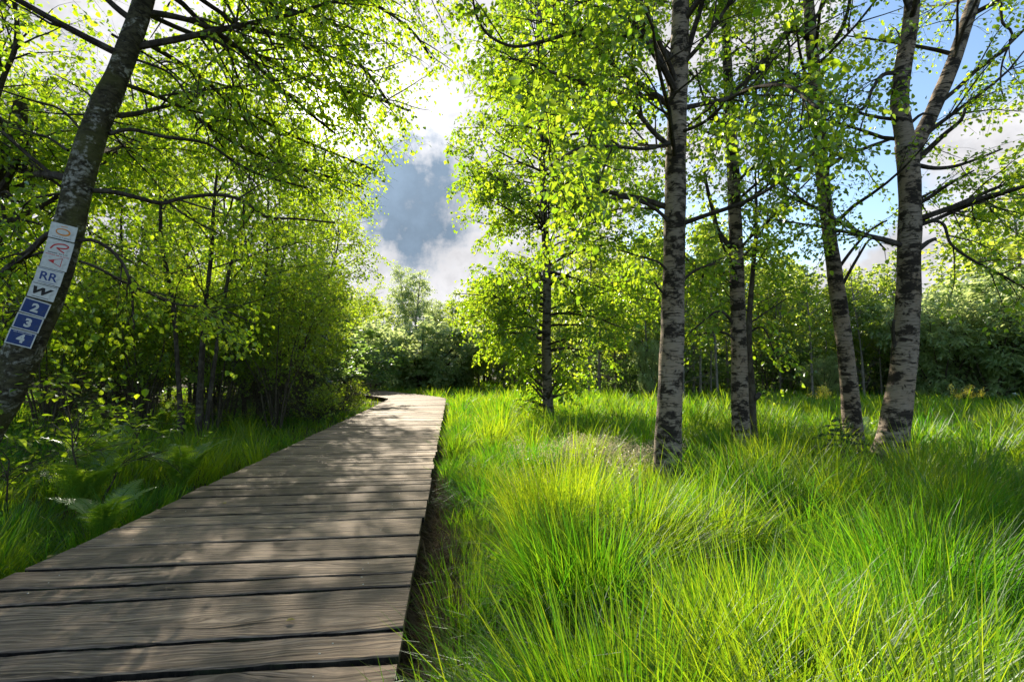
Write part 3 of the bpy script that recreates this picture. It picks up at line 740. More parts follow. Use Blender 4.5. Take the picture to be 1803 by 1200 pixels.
rootF, axF = hero('leaning_birch', 'dark mossy leaning trunk beside the boardwalk that carries the column of trail signs', [tF], limbsF,
     [(0, dict(z0=2.9, z1=7.6, n=26, len0=2.6, len1=2.0, ang0=78, ang1=45, trop=(0, 0, -.015))), (0, dict(z0=4.5, z1=8.2, n=16, len0=3.2, len1=3.0, ang0=70, ang1=50, bias=(.55, .9, 0), biasamt=1.3))],
     'bark_moss', 'leaf_beech', 31, flare=.12, rough=.075, n=30, step=.035, fol=dict(l2=(4.6, .42, 1.2), l3=(7.6, .36), nl=9, size=.054, tpl=LEAF_HI), keep=keep_left, clear=.30)

# G: neighbour of the leaning trunk, its foot outside the picture
tG = trunk_px([(-190, 900, 80), (-150, 760, 66), (-110, 600, 56), (-75, 480, 50), (-40, 385, 46), (-12, 330, 40), (12, 285, 34), (28, 235, 30), (36, 182, 26)], 5.4, -.05)
limbsG = [limb_poly([(-30, 365), (0, 330), (20, 300), (42, 240), (48, 270), (62, 300), (95, 320)], 5.4, 4.9, 9, 4),
          limb_poly([(-60, 440), (-20, 450), (8, 400), (2, 340), (20, 345), (28, 380), (70, 395)], 5.4, 5.0, 8, 4),
          limb_poly([(-20, 340), (-10, 200), (5, 140), (25, 90), (30, 40), (20, -20)], 5.4, 5.0, 11, 7),
          limb_poly([(-50, 410), (-80, 300), (-60, 150), (-20, 40), (60, -60)], 5.4, 5.2, 14, 7)]
hero('broken_top_tree', 'dark stem with a snapped top behind the leaning trunk at the picture edge', [tG], limbsG,
     [(0, dict(z0=1.9, z1=3.9, n=12, len0=1.6, len1=1.7, ang0=75, ang1=50))],
     'bark_moss', 'leaf_beech', 32, n=18, rough=.09, fol=dict(l2=(3.4, .45, 1.1), l3=(6.5, .36), nl=9, size=.066, tpl=LEAF_HI), keep=keep_left)

# ---- trail signs on the leaning trunk
def text_mesh(txt, size, extr, offset=0.0, shear=0.0):
    cu = bpy.data.curves.new('lettering', 'FONT'); cu.body = txt; cu.size = size; cu.extrude = extr; cu.align_x = 'CENTER'; cu.align_y = 'CENTER'; cu.offset = offset; cu.shear = shear
    o = bpy.data.objects.new('lettering', cu); COL.objects.link(o)
    me = bpy.data.meshes.new_from_object(o.evaluated_get(bpy.context.evaluated_depsgraph_get()))
    bpy.data.objects.remove(o); bpy.data.curves.remove(cu)
    return me
def stroke(mb, pts, wd, z, mat=0):
    """flat raised pen stroke through 2-D points; wd per point"""
    p = np.array(pts, dtype=float); wd = np.broadcast_to(np.asarray(wd, float), (len(p),))
    t = np.gradient(p, axis=0); t /= np.linalg.norm(t, axis=1, keepdims=True); nn = np.stack([-t[:, 1], t[:, 0]], 1)
    a = p + nn * wd[:, None] / 2; b = p - nn * wd[:, None] / 2; n = len(p)
    V = np.vstack([np.c_[a, np.full(n, z)], np.c_[b, np.full(n, z)]])
    mb.add(V, [(i, n + i, n + i + 1, i + 1) for i in range(n - 1)], mat=mat)
def sm(pts, step=.002):
    return catmull(np.c_[np.array(pts, float), np.zeros(len(pts))], step)[:, :2]
SW, SH = .178, .133
def plate(mat_edge, mat_face, inner):
    mb = MB(); w_, h_ = SW / 2, SH / 2; th = .002
    v, q = box_pts([0, 0, 0], [w_, 0, 0], [0, h_, 0], [0, 0, th]); mb.add(v, q)
    if inner is not None:
        a, b = w_ - inner, h_ - inner
        mb.add([[-a, -b, th + .0006], [a, -b, th + .0006], [a, b, th + .0006], [-a, b, th + .0006]], [(0, 1, 2, 3)], mat=1)
    return mb
def small_text(mb, y, x0, x1, z, mat, h=.005, rng=np.random.default_rng(5)):
    x = x0
    while x < x1:
        wd = rng.uniform(.0035, .006)
        mb.add([[x, y - h / 2, z], [x + wd, y - h / 2, z], [x + wd, y + h / 2, z], [x, y + h / 2, z]], [(0, 1, 2, 3)], mat=mat)
        x += wd + (.0022 if rng.random() < .8 else .007)
signs = [((109, 410), 'O'), ((103, 437), 'R'), ((96, 460), 'T'), ((85, 485), 'RR'), ((75, 509), 'W'), ((63, 535), '2'), ((50, 561), '3'), ((37, 587), '4')]
SLAB = {'O': 'white trail sign with an orange ring under a bar, topmost on the leaning trunk', 'R': 'white trail sign with a curling red letter R, second from the top',
        'T': 'white trail sign with a red pointer triangle aimed sideways', 'RR': 'white trail sign with dark blue letters RR', 'W': 'white trail sign with a bold black letter W',
        '2': 'blue trail sign with white border and white numeral two', '3': 'blue trail sign with white border and white numeral three', '4': 'blue trail sign with white border and white numeral four, lowest on the trunk'}
def place_sign(px, kind):
    ax = axF[0]
    c0 = P(px[0], px[1], FY)
    j = np.argmin(np.abs(ax[:, 2] - c0[2])); A = ax[j, :3]; T = norm(ax[min(j + 3, len(ax) - 1), :3] - ax[max(j - 3, 0), :3]); r = ax[j, 3]
    tocam = norm(np.array([0, 0, CAM_H + .1]) - A)
    rightv = norm(np.cross(T, tocam)); out = norm(np.cross(rightv, T))
    lat = np.dot(c0 - A, rightv) * .8
    ang = math.asin(max(-.75, min(.75, lat / (r + .01)))) * .55
    nrm = out * math.cos(ang) + rightv * math.sin(ang)
    X = norm(np.cross(T, nrm)); nrm = norm(np.cross(X, T))
    dist = math.sqrt(max(r * r - lat * lat, 0)) if abs(lat) < r else 0
    pos = A + rightv * lat + out * (max(dist, r * .75) + .022) + T * (np.dot(c0 - A, T))
    mw = Matrix((( X[0], T[0], nrm[0], pos[0]), (X[1], T[1], nrm[1], pos[1]), (X[2], T[2], nrm[2], pos[2]), (0, 0, 0, 1)))
    blue = kind in '234'
    mb = plate(0, 1, .009 if blue else None)
    Z = .0030
    ob = mb.build('trail_sign', [M['sign_white'], M['sign_blue'] if blue else M['ink_black']])
    ob.matrix_world = mw
    tag(ob, SLAB[kind], 'sign', 'trail signs on the leaning trunk')
    lm = MB(); mats = [M['ink_black']]
    if kind == 'O':
        mats = [M['ink_orange'], M['ink_black']]
        a = np.linspace(0, 2 * math.pi, 41); stroke(lm, np.stack([.045 * np.cos(a), -.002 + .026 * np.sin(a)], 1), .011 + .003 * np.sin(a + 2), Z)
        stroke(lm, sm([(-.022, .043), (0, .045), (.022, .048)]), .006, Z); small_text(lm, -.052, -.06, .06, Z, 1)
    elif kind == 'R':
        mats = [M['ink_red'], M['ink_black']]
        stroke(lm, sm([(-.056, -.020), (-.040, .012), (-.015, .030), (.025, .038), (.055, .028), (.045, .008), (.005, -.002), (-.018, -.002)]), .011, Z)
        stroke(lm, sm([(-.018, -.002), (.012, -.020), (.040, -.034)]), .010, Z + .0003); small_text(lm, -.050, -.065, -.008, Z, 1, .008); small_text(lm, -.050, .008, .065, Z, 1, .008)
    elif kind == 'T':
        mats = [M['ink_red']]
        lm.add([[-.045, 0, Z], [-.008, -.017, Z], [-.008, .019, Z]], None, [(0, 1, 2)])
        stroke(lm, [(-.045, 0), (0, .020), (.042, .040)], .0045, Z + .0003); stroke(lm, [(-.045, 0), (0, -.018), (.042, -.035)], .0045, Z + .0003); stroke(lm, [(.040, -.036), (.040, .0), (.040, .041)], .0045, Z + .0005)
        small_text(lm, .055, -.075, .075, Z, 0, .007)
    elif kind in ('RR', 'W'):
        k = M['ink_blue'] if kind == 'RR' else M['ink_black']; mats = [k]
        stroke(lm, [(-.08, .058), (0, .058), (.08, .058)], .004, Z); lm2 = MB(); stroke(lm2, [(-.06, -.054), (0, -.054), (.05, -.054)], .004, Z); lm2.build('printed_line', mats, ob)
    elif kind == '4': mats = [M['sign_white']]; small_text(lm, .047, -.06, .06, Z, 0, .006)
    if lm.n:
        e = lm.build('emblem' if kind in 'ORT' else 'printed_line', mats, ob)
    txt = {'RR': ('RR', .098, .0018, 0), 'W': ('W', .100, .0050, .28), '2': ('2', .098, .0045, 0), '3': ('3', .098, .0045, 0), '4': ('4', .098, .0045, 0)}.get(kind)
    if txt:
        me = text_mesh(txt[0], txt[1], .0004, txt[2], txt[3]); me.materials.clear()
        me.materials.append(M['ink_blue'] if kind == 'RR' else M['ink_black'] if kind == 'W' else M['sign_white'])
        co = np.zeros(len(me.vertices) * 3, np.float32); me.vertices.foreach_get('co', co); co = co.reshape(-1, 3)
        co[:, 0] -= (co[:, 0].max() + co[:, 0].min()) / 2; co[:, 1] -= (co[:, 1].max() + co[:, 1].min()) / 2; co[:, 2] += Z + .0005
        if kind == 'W': co[:, 0] *= 1.15; co[:, 1] *= .82
        me.vertices.foreach_set('co', co.ravel()); me.update()
        o = bpy.data.objects.new('lettering', me); COL.objects.link(o); o.parent = ob
for px, k in signs: place_sign(px, k)
# ------------------------------------------------------------------ thicket and trees left of the path
def stemmed(name, label, base, seed, h, nst, spread, crown0, leafm, fol, keep=None, group=None, cat='shrub', bark='bark_brown', r0=.035, nl1=7, dead=0, l1=(1.2, .7), lean=(0, 0, 0)):
    """shrub or tree of one or more stems; dead: bare dark twigs low on the stems"""
    rng = np.random.default_rng(seed); base = np.array(base, dtype=float)
    root = empty(name, base, label, cat, group)
    mb = MB(); cb = MB(); P1, R1 = [], []
    az = np.arange(nst) * 2.4 + rng.uniform(0, 6.3)
    for i in range(nst):
        hd = np.array([math.cos(az[i]), math.sin(az[i]), 0]); hh = h * rng.uniform(.8, 1.05)
        st = base + hd * rng.uniform(.03, .05 + .22 * min(spread, 1)) * (nst > 1); st[2] = -.06
        rows = []; tw = rng.normal(0, .10, (7, 2)); k = 7
        for j in range(k):
            t = j / (k - 1)
            c = st + hd * spread * (t ** 1.25) * rng.uniform(.8, 1.2) + np.array([lean[0], lean[1], 0]) * t + np.array([0, 0, hh * (t ** .92)])
            c[:2] += np.cumsum(tw, 0)[j] * .35 * h / 5 * t
            rows.append(list(c) + [r0 * rng.uniform(.75, 1.2) * (1 - .88 * t) + .004])
        rows = np.array(rows); ax = trunk_tube(mb, rows, n=9 if r0 > .03 else 7, step=.28, rough=.06, flare=.15, seed=seed + i)
        Q, R = auto_limbs(ax, crown0, hh * .97, nl1, rng, l1[0], l1[1], 68, 36, rf=.38)
        if keep is not None: kk = keep(Q[:, 4]) & keep(Q[:, 7]); Q, R = Q[kk], R[kk]
        P1.append(Q); R1.append(R); tubes(cb, Q, R, 5)
        tp = resample(ax[int(len(ax) * .55):], 8); P1.append(tp[None, :, :3]); R1.append(tp[None, :, 3])
        if dead:
            Q, R = auto_limbs(ax, .15, crown0 * 1.25, dead, rng, 1.3, 1.1, 66, 60, jit=.22, rf=.28)
            tubes(mb, Q, R, 4)
            s_, d_, L_, t_, r_ = spawn(Q, R, 4.0, .2, .95, 50, 14, rng, .8)
            q2 = grow(s_, d_, np.clip(L_ * .5 * rng.uniform(.5, 1.2, len(L_)), .2, .9), 5, .2, (0, 0, .0), rng); tubes(mb, q2, taper(np.full(len(q2), .005), 5), 3)
    mb.build('stem' if nst > 1 else 'trunk', M[bark], root, base, smooth=True)
    nl = foliage(cb, np.concatenate(P1), np.concatenate(R1), rng, keep=keep, **fol)
    cb.build('crown', [M[bark], M[leafm]], root, base)
    return root, nl
tot = 0
LT = [((-6.2, 10.2), 7.2, 'first tall leafy tree behind the leaning trunk, arching towards the boardwalk', 2.4, 2.8), ((-8.9, 8.6), 7.0, 'bushy tree at the picture edge behind the snapped stem', 2.0, 2.6),
      ((-7.1, 14.2), 8.2, 'tall tree in the thicket, its crown overhanging the middle of the boardwalk', 2.4, 3.0), ((-7.7, 19.6), 9.0, 'bright leafy tree in the thicket close to the boardwalk bend', 2.6, 2.7),
      ((-10.2, 13.2), 8.2, 'broad tree standing deep in the thicket behind the sign trunk', 2.2, 2.8), ((-11.5, 18.5), 9.0, 'tall tree deep in the thicket, seen through the other crowns', 2.4, 3.0),
      ((-9.2, 24.0), 9.8, 'rounded tree at the far end of the thicket before the bend', 2.6, 2.8), ((-14.5, 11.5), 8.0, 'shaded tree at the dark far edge of the thicket', 1.8, 2.6)]
for i, ((x, y), h, lab, c0, l) in enumerate(LT):
    r_, n_ = stemmed('thicket_tree', lab, (x, y, 0), 100 + i, h, 3, .95, c0, 'leaf_beech' if i < 3 else 'leaf_thick',
        dict(l2=(2.8, .44, 1.2), l3=(5.4, .44), nl=9, size=.075 if y < 13 else .09, tpl=LEAF_LO, maxleaves=7000 if i in (0, 2) else 11000), keep_left, 'tall trees in the thicket', 'tree', 'bark_limb', .055, 16, 0, (l, 1.7))
    tot += n_
print('left trees', tot)
SHR = [(-5.5, 12.0, 3.5), (-6.7, 11.6, 3.3), (-8.0, 11.2, 3.5), (-9.7, 10.8, 3.4), (-11.6, 10.8, 3.8), (-13.6, 10.2, 3.8), (-6.3, 14.2, 4.1), (-7.0, 16.6, 4.8), (-8.0, 19.2, 5.0), (-9.0, 21.8, 4.8), (-8.2, 14.0, 4.2), (-10.4, 14.6, 4.2), (-8.2, 17.2, 4.6), (-12.6, 14.4, 4.4), (-15.6, 14.0, 4.6), (-9.9, 19.5, 5.0), (-7.2, 12.9, 3.6), (-9.0, 12.4, 3.6), (-11.0, 12.4, 3.6), (-13.4, 12.4, 3.8)]
protos = []
for k in range(5):
    r_, n_ = stemmed('thicket_shrub', None, (0, 0, 0), 140 + k, 4.6, 8, 1.25, 1.35, 'leaf_thick', dict(l2=(3.0, .45, .8), l3=(6.0, .36), nl=9, size=.085, tpl=LEAF_LO, maxleaves=6500), None, None, 'shrub', 'bark_brown', .024, 8, 9, (1.3, .8))
    protos.append(r_)
SLB = 'many stemmed leafy shrub with bare dark lower twigs in the thicket beside the boardwalk'
rng = np.random.default_rng(77); used = set()
for i, (x, y, h) in enumerate(SHR):
    k = i % 5; s = h / 4.6; sc = (s * rng.uniform(.9, 1.1), s * rng.uniform(.9, 1.1), s); rz = rng.uniform(0, 6.3)
    if k in used: copy_tree(protos[k], (x, y, 0), rz, sc, SLB, 'shrubs of the thicket')
    else:
        used.add(k); o = protos[k]; o.location = (x, y, 0); o.rotation_euler = (0, 0, rz); o.scale = sc; tag(o, SLB, 'shrub', 'shrubs of the thicket')
# low half dead brush at the edge of the boardwalk
for i, (x, y) in enumerate([(-5.25, 15.2), (-5.75, 16.9), (-5.0, 13.0)]):
    stemmed('low_brush', ['low brown brush at the boardwalk edge, nearer the bend', 'low twiggy brush hugging the boardwalk just before the bend', 'knee high brush nearest the camera along the thicket foot'][i],
            (x, y, 0), 170 + i, .75, 9, .5, .2, 'leaf_thick', dict(l2=(5, .5, .4), l3=(8, .16), nl=5, size=.06, tpl=LEAF_LO, maxleaves=1500), None, 'low brush along the boardwalk', 'shrub', 'bark_brown', .010, 4, 6, (.35, .3))

# ------------------------------------------------------------------ woods behind the meadow
def proto(fn, *a, **k):
    r_, n_ = stemmed(*a, **k); return r_
FOLF = lambda size, mx, nl=8, l3=.5: dict(l2=(2.2, .44, 1.2), l3=(3.6, l3), nl=nl, size=size, tpl=LEAF_LO, maxleaves=mx, draw_twigs=False)
PR = {}
for k in range(3): PR['thin%d' % k] = stemmed('young_tree', None, (0, 0, 0), 200 + k, 9.0, 1, .35, 2.7, 'leaf_far', FOLF(.17, 6500), None, None, 'tree', 'bark_grey', .075, 24, 10, (1.5, .7))[0]
for k in range(3): PR['bushy%d' % k] = stemmed('leafy_tree', None, (0, 0, 0), 210 + k, 9.0, 2, .6, .7, 'leaf_far', FOLF(.17, 15000), None, None, 'tree', 'bark_grey', .09, 30, 0, (2.4, .9))[0]
for k in range(3): PR['willow%d' % k] = stemmed('willow_bush', None, (0, 0, 0), 220 + k, 3.6, 14, 2.0, .25, 'leaf_willow', dict(l2=(3.0, .5, .8), l3=(5.5, .34), nl=12, size=.17, tpl=LEAF_NARROW, maxleaves=12000, draw_twigs=False), None, None, 'bush', 'bark_brown', .03, 8, 0, (1.1, .6))[0]
PR['round0'] = stemmed('willow_bush', None, (0, 0, 0), 270, 3.4, 22, 2.2, .12, 'leaf_willow', dict(l2=(3.4, .5, .8), l3=(6.5, .34), nl=11, size=.17, tpl=LEAF_LO, maxleaves=15000, draw_twigs=False), None, None, 'bush', 'bark_brown', .03, 10, 0, (1.1, .6))[0]
for k in range(1): PR['tall%d' % k] = stemmed('grey_willow_tree', None, (0, 0, 0), 260 + k, 10.0, 3, 1.0, .6, 'leaf_willow', dict(l2=(2.6, .46, 1.2), l3=(4.4, .42), nl=11, size=.17, tpl=LEAF_NARROW, maxleaves=36000, draw_twigs=False), None, None, 'tree', 'bark_grey', .10, 44, 0, (2.6, .8))[0]
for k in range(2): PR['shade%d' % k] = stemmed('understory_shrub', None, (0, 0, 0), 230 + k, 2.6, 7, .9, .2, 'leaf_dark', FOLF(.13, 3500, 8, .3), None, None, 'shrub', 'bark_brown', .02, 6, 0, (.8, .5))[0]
for k in range(2): PR['far%d' % k] = stemmed('forest_tree', None, (0, 0, 0), 240 + k, 11.0, 1, .3, 1.2, 'leaf_far', FOLF(.27, 10000, 8, .6), None, None, 'tree', 'bark_grey', .13, 34, 0, (3.0, 1.0))[0]
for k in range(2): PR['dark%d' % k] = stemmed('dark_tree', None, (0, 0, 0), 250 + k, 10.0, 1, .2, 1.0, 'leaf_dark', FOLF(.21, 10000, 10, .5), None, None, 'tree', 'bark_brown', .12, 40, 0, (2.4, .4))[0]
placed = {}
rng = np.random.default_rng(5)
def put(key, px, Y, h, label, group=None, wide=1.0, h0=None):
    o = PR[key]; H0 = {'thin': 9.0, 'bush': 9.0, 'will': 3.6, 'shad': 2.6, 'far': 11.0, 'dark': 10.0, 'tall': 10.0, 'roun': 3.4}[key[:4] if key[:3] != 'far' else 'far']
    s = h / H0; loc = ((px - 901.5) / FPX * Y, Y, 0); rz = rng.uniform(0, 6.3); sc = (s * wide, s * wide, s)
    if key not in placed:
        placed[key] = 1; o.location = loc; o.rotation_euler = (0, 0, rz); o.scale = sc; tag(o, label, None, group)
        return o
    return copy_tree(o, loc, rz, sc, label, group)
LTHIN = 'thin pale trunked young tree in the dark stand behind the meadow'
for i in range(46):
    px = 1035 + (i * 0.618034 % 1) * 545; Y = 24.5 + (i % 4) * 2.4 + rng.uniform(-1, 1)
    put('thin%d' % (i % 3), px, Y, rng.uniform(6.6, 9.2) * (1.0 if px < 1400 else .82), LTHIN, 'young trees in the stand', wide=rng.uniform(.9, 1.15))
LSH = 'dark leafy shrub under the young trees behind the meadow'
for i in range(24):
    put('shade%d' % (i % 2), 1040 + (i * .618034 % 1) * 560, 27.5 + (i % 3) * 3.5 + rng.uniform(-1, 1), rng.uniform(1.6, 3.4), LSH, 'shrubs under the young trees', wide=1.3)
LBU = 'yellow green leafy tree at the meadow edge behind the lone birch'
for i, (px, Y, h) in enumerate([(805, 43, 8.2), (842, 40, 8.4), (888, 38, 8.2), (935, 42, 9.0), (985, 37, 8.2), (1030, 39, 8.6), (1085, 37, 8.2), (1120, 41, 9.2), (1010, 46, 10.5), (905, 48, 10.0), (860, 50, 10.0)]):
    put('bushy%d' % (i % 3), px, Y, h, LBU, 'leafy trees behind the lone birch', wide=rng.uniform(.95, 1.2))
for i, (px, Y, h) in enumerate([(1180, 38, 11.5), (1240, 40, 12.5), (1300, 39, 12.2), (1360, 38, 11.0), (1420, 40, 10.0), (1475, 42, 8.4), (1530, 44, 7.2), (1130, 42, 12)]):
    put('dark%d' % (i % 2), px, Y, h, 'dark tall tree rising behind the stand of young trees', 'dark trees behind the stand', wide=1.25)
# bend of the boardwalk
for i, (key, px, Y, h, lab, wd) in enumerate([('round0', 742, 36, 4.3, 'broad rounded blue green willow bush behind the boardwalk bend', 1.35), ('round0', 806, 40, 3.2, 'pale tipped willow bush on the meadow side of the rounded bush', 1.0),
        ('round0', 665, 42, 3.4, 'willow bush behind the far stretch of the boardwalk', 1.1), ('tall0', 728, 44, 10.4, 'tall pointed grey green tree rising behind the rounded willow bush', 1.05), ('bushy0', 685, 47, 8.4, 'green tree beside the pointed tree at the bend', 1.1),
        ('tall0', 772, 48, 8.0, 'lower grey green tree in the gap between the pointed tree and the lone birch', 1.2), ('bushy1', 640, 41, 7.6, 'leafy tree on the inner side of the boardwalk turn', 1.1), ('bushy0', 606, 44, 8.4, 'light leafy tree where the boardwalk disappears', 1.1),
        ('bushy2', 560, 30, 8.0, 'leafy tree behind the end of the thicket', 1.1), ('bushy2', 640, 52, 10.0, 'tall leafy tree far behind the thicket end', 1.2)]):
    put(key, px, Y, h, lab, None, wd)
# pale bush, right hand willows
put('willow1', 1143, 23.5, 2.9, 'small pale sunlit bush standing in front of the dark stand', None, .42)
for i, (px, Y, h, wd, lab) in enumerate([(1655, 22.5, 4.2, 1.0, 'willow bush just behind the forked birch at the meadow edge'), (1745, 21.5, 4.6, 1.1, 'large rounded willow bush at the meadow edge by the picture border'), (1835, 21, 4.8, 1.2, 'large willow bush cut by the picture border'),
        (1700, 25.5, 5.6, 1.1, 'taller willow behind the rounded willow bushes'), (1600, 27, 3.6, 1.1, 'low willow seen between leaning birch and forked birch'), (1450, 24, 1.9, .9, 'low leafy bush at the stand edge beside the leaning birch'), (1930, 23, 5.0, 1.3, 'willow bush beyond the picture border')]):
    put('willow%d' % (i % 3), px, Y, h, lab, 'willow bushes at the meadow edge', wd)
for i, (px, Y, h, lab) in enumerate([(1800, 26, 13.0, 'tall light green tree above the rounded willow bushes'), (1875, 28, 14.0, 'tall light green tree half cut by the picture border'), (1735, 30, 11.5, 'light green tree behind the taller willow'), (1668, 34, 8.0, 'small far tree behind the forked birch')]):
    put('bushy%d' % (i % 3), px, Y, h, lab, 'light trees above the willow bushes', 1.2)
LFA = 'distant forest tree filling the background behind the nearer woods'
for i in range(46):
    px = 420 + i * 37 + rng.uniform(-14, 14); Y = 56 + (i % 3) * 7 + rng.uniform(-2, 2)
    h = rng.uniform(9.5, 12.5) if not 1450 < px < 1740 else rng.uniform(5.6, 7.0)
    if 640 < px < 790: h *= .72
    put('far%d' % (i % 2), px, Y, h, LFA, 'distant forest trees', wide=1.25)
for i, (x, y) in enumerate([(-18, 16), (-20, 21), (-16, 24), (-14, 30), (-22, 28), (-19, 12), (-24, 18), (-13, 21.5)]):
    put('dark%d' % (i % 2), 901.5 + x / y * FPX, y, rng.uniform(5.5, 7), 'shaded tree far back behind the thicket on the sign trunk side', 'shaded trees behind the thicket', wide=1.3)
for i in range(16):
    y = 20 + (i % 4) * 2.5 + rng.uniform(-1, 1); x = -8.5 - (i * .618 % 1) * 15
    put('shade%d' % (i % 2), 901.5 + x / y * FPX, y, rng.uniform(2.4, 3.4), 'dark undergrowth shrub far back under the thicket trees', 'undergrowth behind the thicket', wide=1.7)
for i in range(40):
    put('shade%d' % (i % 2), 500 + i * 33 + rng.uniform(-12, 12), 51 + (i % 3) * 2.5, rng.uniform(2.4, 3.2), 'low undergrowth shrub at the foot of the distant forest', 'undergrowth of the distant forest', wide=2.4)
for i in range(8):
    put('shade%d' % (i % 2), 430 + i * 32, 29 + (i % 2) * 3, rng.uniform(2.0, 2.8), 'undergrowth shrub behind the far end of the thicket', 'undergrowth past the thicket', wide=1.8)
for k in list(PR):
    if k not in placed:
        for c in list(PR[k].children): bpy.data.objects.remove(c)
        bpy.data.objects.remove(PR[k])

# ------------------------------------------------------------------ grass
FERNS = [(-4.05, 4.9), (-3.75, 5.9), (-4.9, 6.1), (-3.3, 4.2), (6.15, 8.9), (7.1, 10.5)]
def blades(mb, root, h, az, lean, bend, wd, rng, tint, mat=0):
    n = len(root)
    hd = np.stack([np.cos(az), np.sin(az), np.zeros(n)], 1); up = np.array([0, 0, 1.])
    tw = az + np.pi / 2 + rng.normal(0, .7, n); wdir = np.stack([np.cos(tw), np.sin(tw), np.zeros(n)], 1)
    lv = [0, .3, .62, .86, 1.0]; wf = [.75, 1.0, .8, .42, 0]
    pos = root.copy(); pts = [pos.copy()]; prev = 0
    for s in lv[1:]:
        mid = (s + prev) / 2; th = lean + bend * mid ** 1.6
        pos = pos + ((s - prev) * h)[:, None] * (hd * np.sin(th)[:, None] + up * np.cos(th)[:, None]); pts.append(pos.copy()); prev = s
    V = []
    for p, f in zip(pts[:-1], wf[:-1]): V += [p - wdir * (wd * f / 2)[:, None], p + wdir * (wd * f / 2)[:, None]]
    V.append(pts[-1]); V = np.stack(V, 1)
    b = (np.arange(n) * 9)[:, None]
    q = np.concatenate([b + np.array([[2 * j, 2 * j + 1, 2 * j + 3, 2 * j + 2]]) for j in range(3)]); t = b + np.array([[6, 7, 8]])
    mb.add(V.reshape(-1, 3), q, t, tint=np.repeat(tint, 9), mat=mat)
def scatter(n, px0, px1, r0, r1, rng, pw=1.0):
    Y = r0 * (r1 / r0) ** (rng.random(n) ** pw); X = (rng.uniform(px0, px1, n) - 901.5) / FPX * Y
    return np.stack([X, Y], 1)
def meadow(name, label, n, px0, px1, r0, r1, seed, hs, side, dry=.05, ncent=2600, pw=1.0):
    rng = np.random.default_rng(seed)
    A = scatter(int(n * .78), px0, px1, r0, r1, rng, pw); cs = .62
    ij = np.floor(A / cs).astype(np.int64); key = (ij[:, 0] * 73856093 ^ ij[:, 1] * 19349663) % 4099
    T = rng.random((4099, 8))
    C = (ij + .5 + (T[key, :2] - .5) * .6) * cs
    Ch = (.55 + .85 * T[key, 2]) * np.where(T[key, 7] < .2, .38, 1.0); Cwild = .45 + 1.0 * T[key, 3]; Ct = (T[key, 4] - .5) * .75; pull = .50 + .38 * T[key, 5]
    off = A - C; rr = np.linalg.norm(off, axis=1) / (.5 * cs)
    A = C + off * pull[:, None]; ci = key
    azA = np.arctan2(off[:, 1], off[:, 0]) + rng.normal(0, .85, len(A)); lnA = np.clip(.04 + .22 * rr * Cwild + np.abs(rng.normal(0, .13, len(A))), 0, .95); beA = np.abs(rng.normal(.75, .6, len(A))) * Cwild * (.6 + .6 * rr)
    hA = hs * Ch * np.clip(rng.normal(1, .28, len(A)), .3, 1.7)
    Ct = Ct
    B = scatter(n - len(ci), px0, px1, r0, r1, rng, pw); m = len(B)
    root = np.vstack([A, B]); az = np.concatenate([azA, rng.uniform(0, 6.3, m)]); lean = np.concatenate([lnA, np.abs(rng.normal(.12, .12, m))]); bend = np.concatenate([beA, np.abs(rng.normal(.5, .4, m))])
    h = np.concatenate([hA, hs * .42 * np.clip(rng.normal(1, .4, m), .3, 1.9)]); tint = np.concatenate([np.clip(.42 + Ct + rng.normal(0, .24, len(A)), 0, 1), np.clip(rng.normal(.5, .25, m), 0, 1)])
    big = sum(np.sin(root[:, 0] * a_ + root[:, 1] * b_ + c_) for a_, b_, c_ in ((1.1, .7, 1.), (-.6, 1.4, 2.), (2.1, -1.3, .5), (.5, 2.6, 4.)))
    tint = np.clip(tint + .09 * big, 0, 1); h = h * (1 + .07 * big)
    lat = path_lateral(root[:, 0], root[:, 1])
    d = np.linalg.norm(root, axis=1)
    ok = (d > 1.35)
    if side > 0:
        ed = lat - DECK_W / 2; ok &= ed > .10
        near = np.clip((root[:, 1] - 3.0) / 2.5, 0, 1)
        ok &= rng.random(len(ed)) < np.clip((ed - .06) / (.50 - .34 * near), 0, 1) ** 1.5
        h = h * np.clip(.55 + ed * .9, .55, 1.0)
    else:
        ed = -lat - DECK_W / 2; ok &= ed > .05
        h = h * np.clip(.75 + ed * .5, .75, 1.0) * (1 - .55 * np.clip((root[:, 1] - 14) / 5, 0, 1))
    for fx, fy in FERNS: h = h * (1 - .62 * np.exp(-((root[:, 0] - fx) ** 2 + (root[:, 1] - fy) ** 2) / .45 ** 2))
    fade = np.clip(1.0 - (d - 18) / 40, .62, 1); h = h * fade
    root, az, lean, bend, h, tint, d = root[ok], az[ok], lean[ok], bend[ok], h[ok], tint[ok], d[ok]
    wd = np.maximum(.0056, .00115 * d) * rng.uniform(.7, 1.35, len(d))
    R3 = np.c_[root, np.full(len(root), -.06)]
    mb = MB(); isd = rng.random(len(d)) < dry
    blades(mb, R3[~isd], h[~isd] + .05, az[~isd], lean[~isd], bend[~isd], wd[~isd], rng, tint[~isd], 0)
    blades(mb, R3[isd], h[isd] * .95 + .05, az[isd], lean[isd] + .2, bend[isd] * 1.7 + .4, wd[isd] * .8, rng, tint[isd], 1)
    o = mb.build(name, [M['grass'], M['dry']])
    tag(o, label, 'grass', kind='stuff'); print(name, len(d))
meadow('meadow_grass', 'tall bright tussocky marsh grass covering the meadow on the birch side', 430000, 640, 2150, 1.2, 58, 41, .46, 1, dry=.08)
meadow('verge_grass', 'shorter shaded green grass between the boardwalk and the thicket', 120000, -420, 790, 1.6, 40, 42, .40, -1, dry=.02, ncent=800)
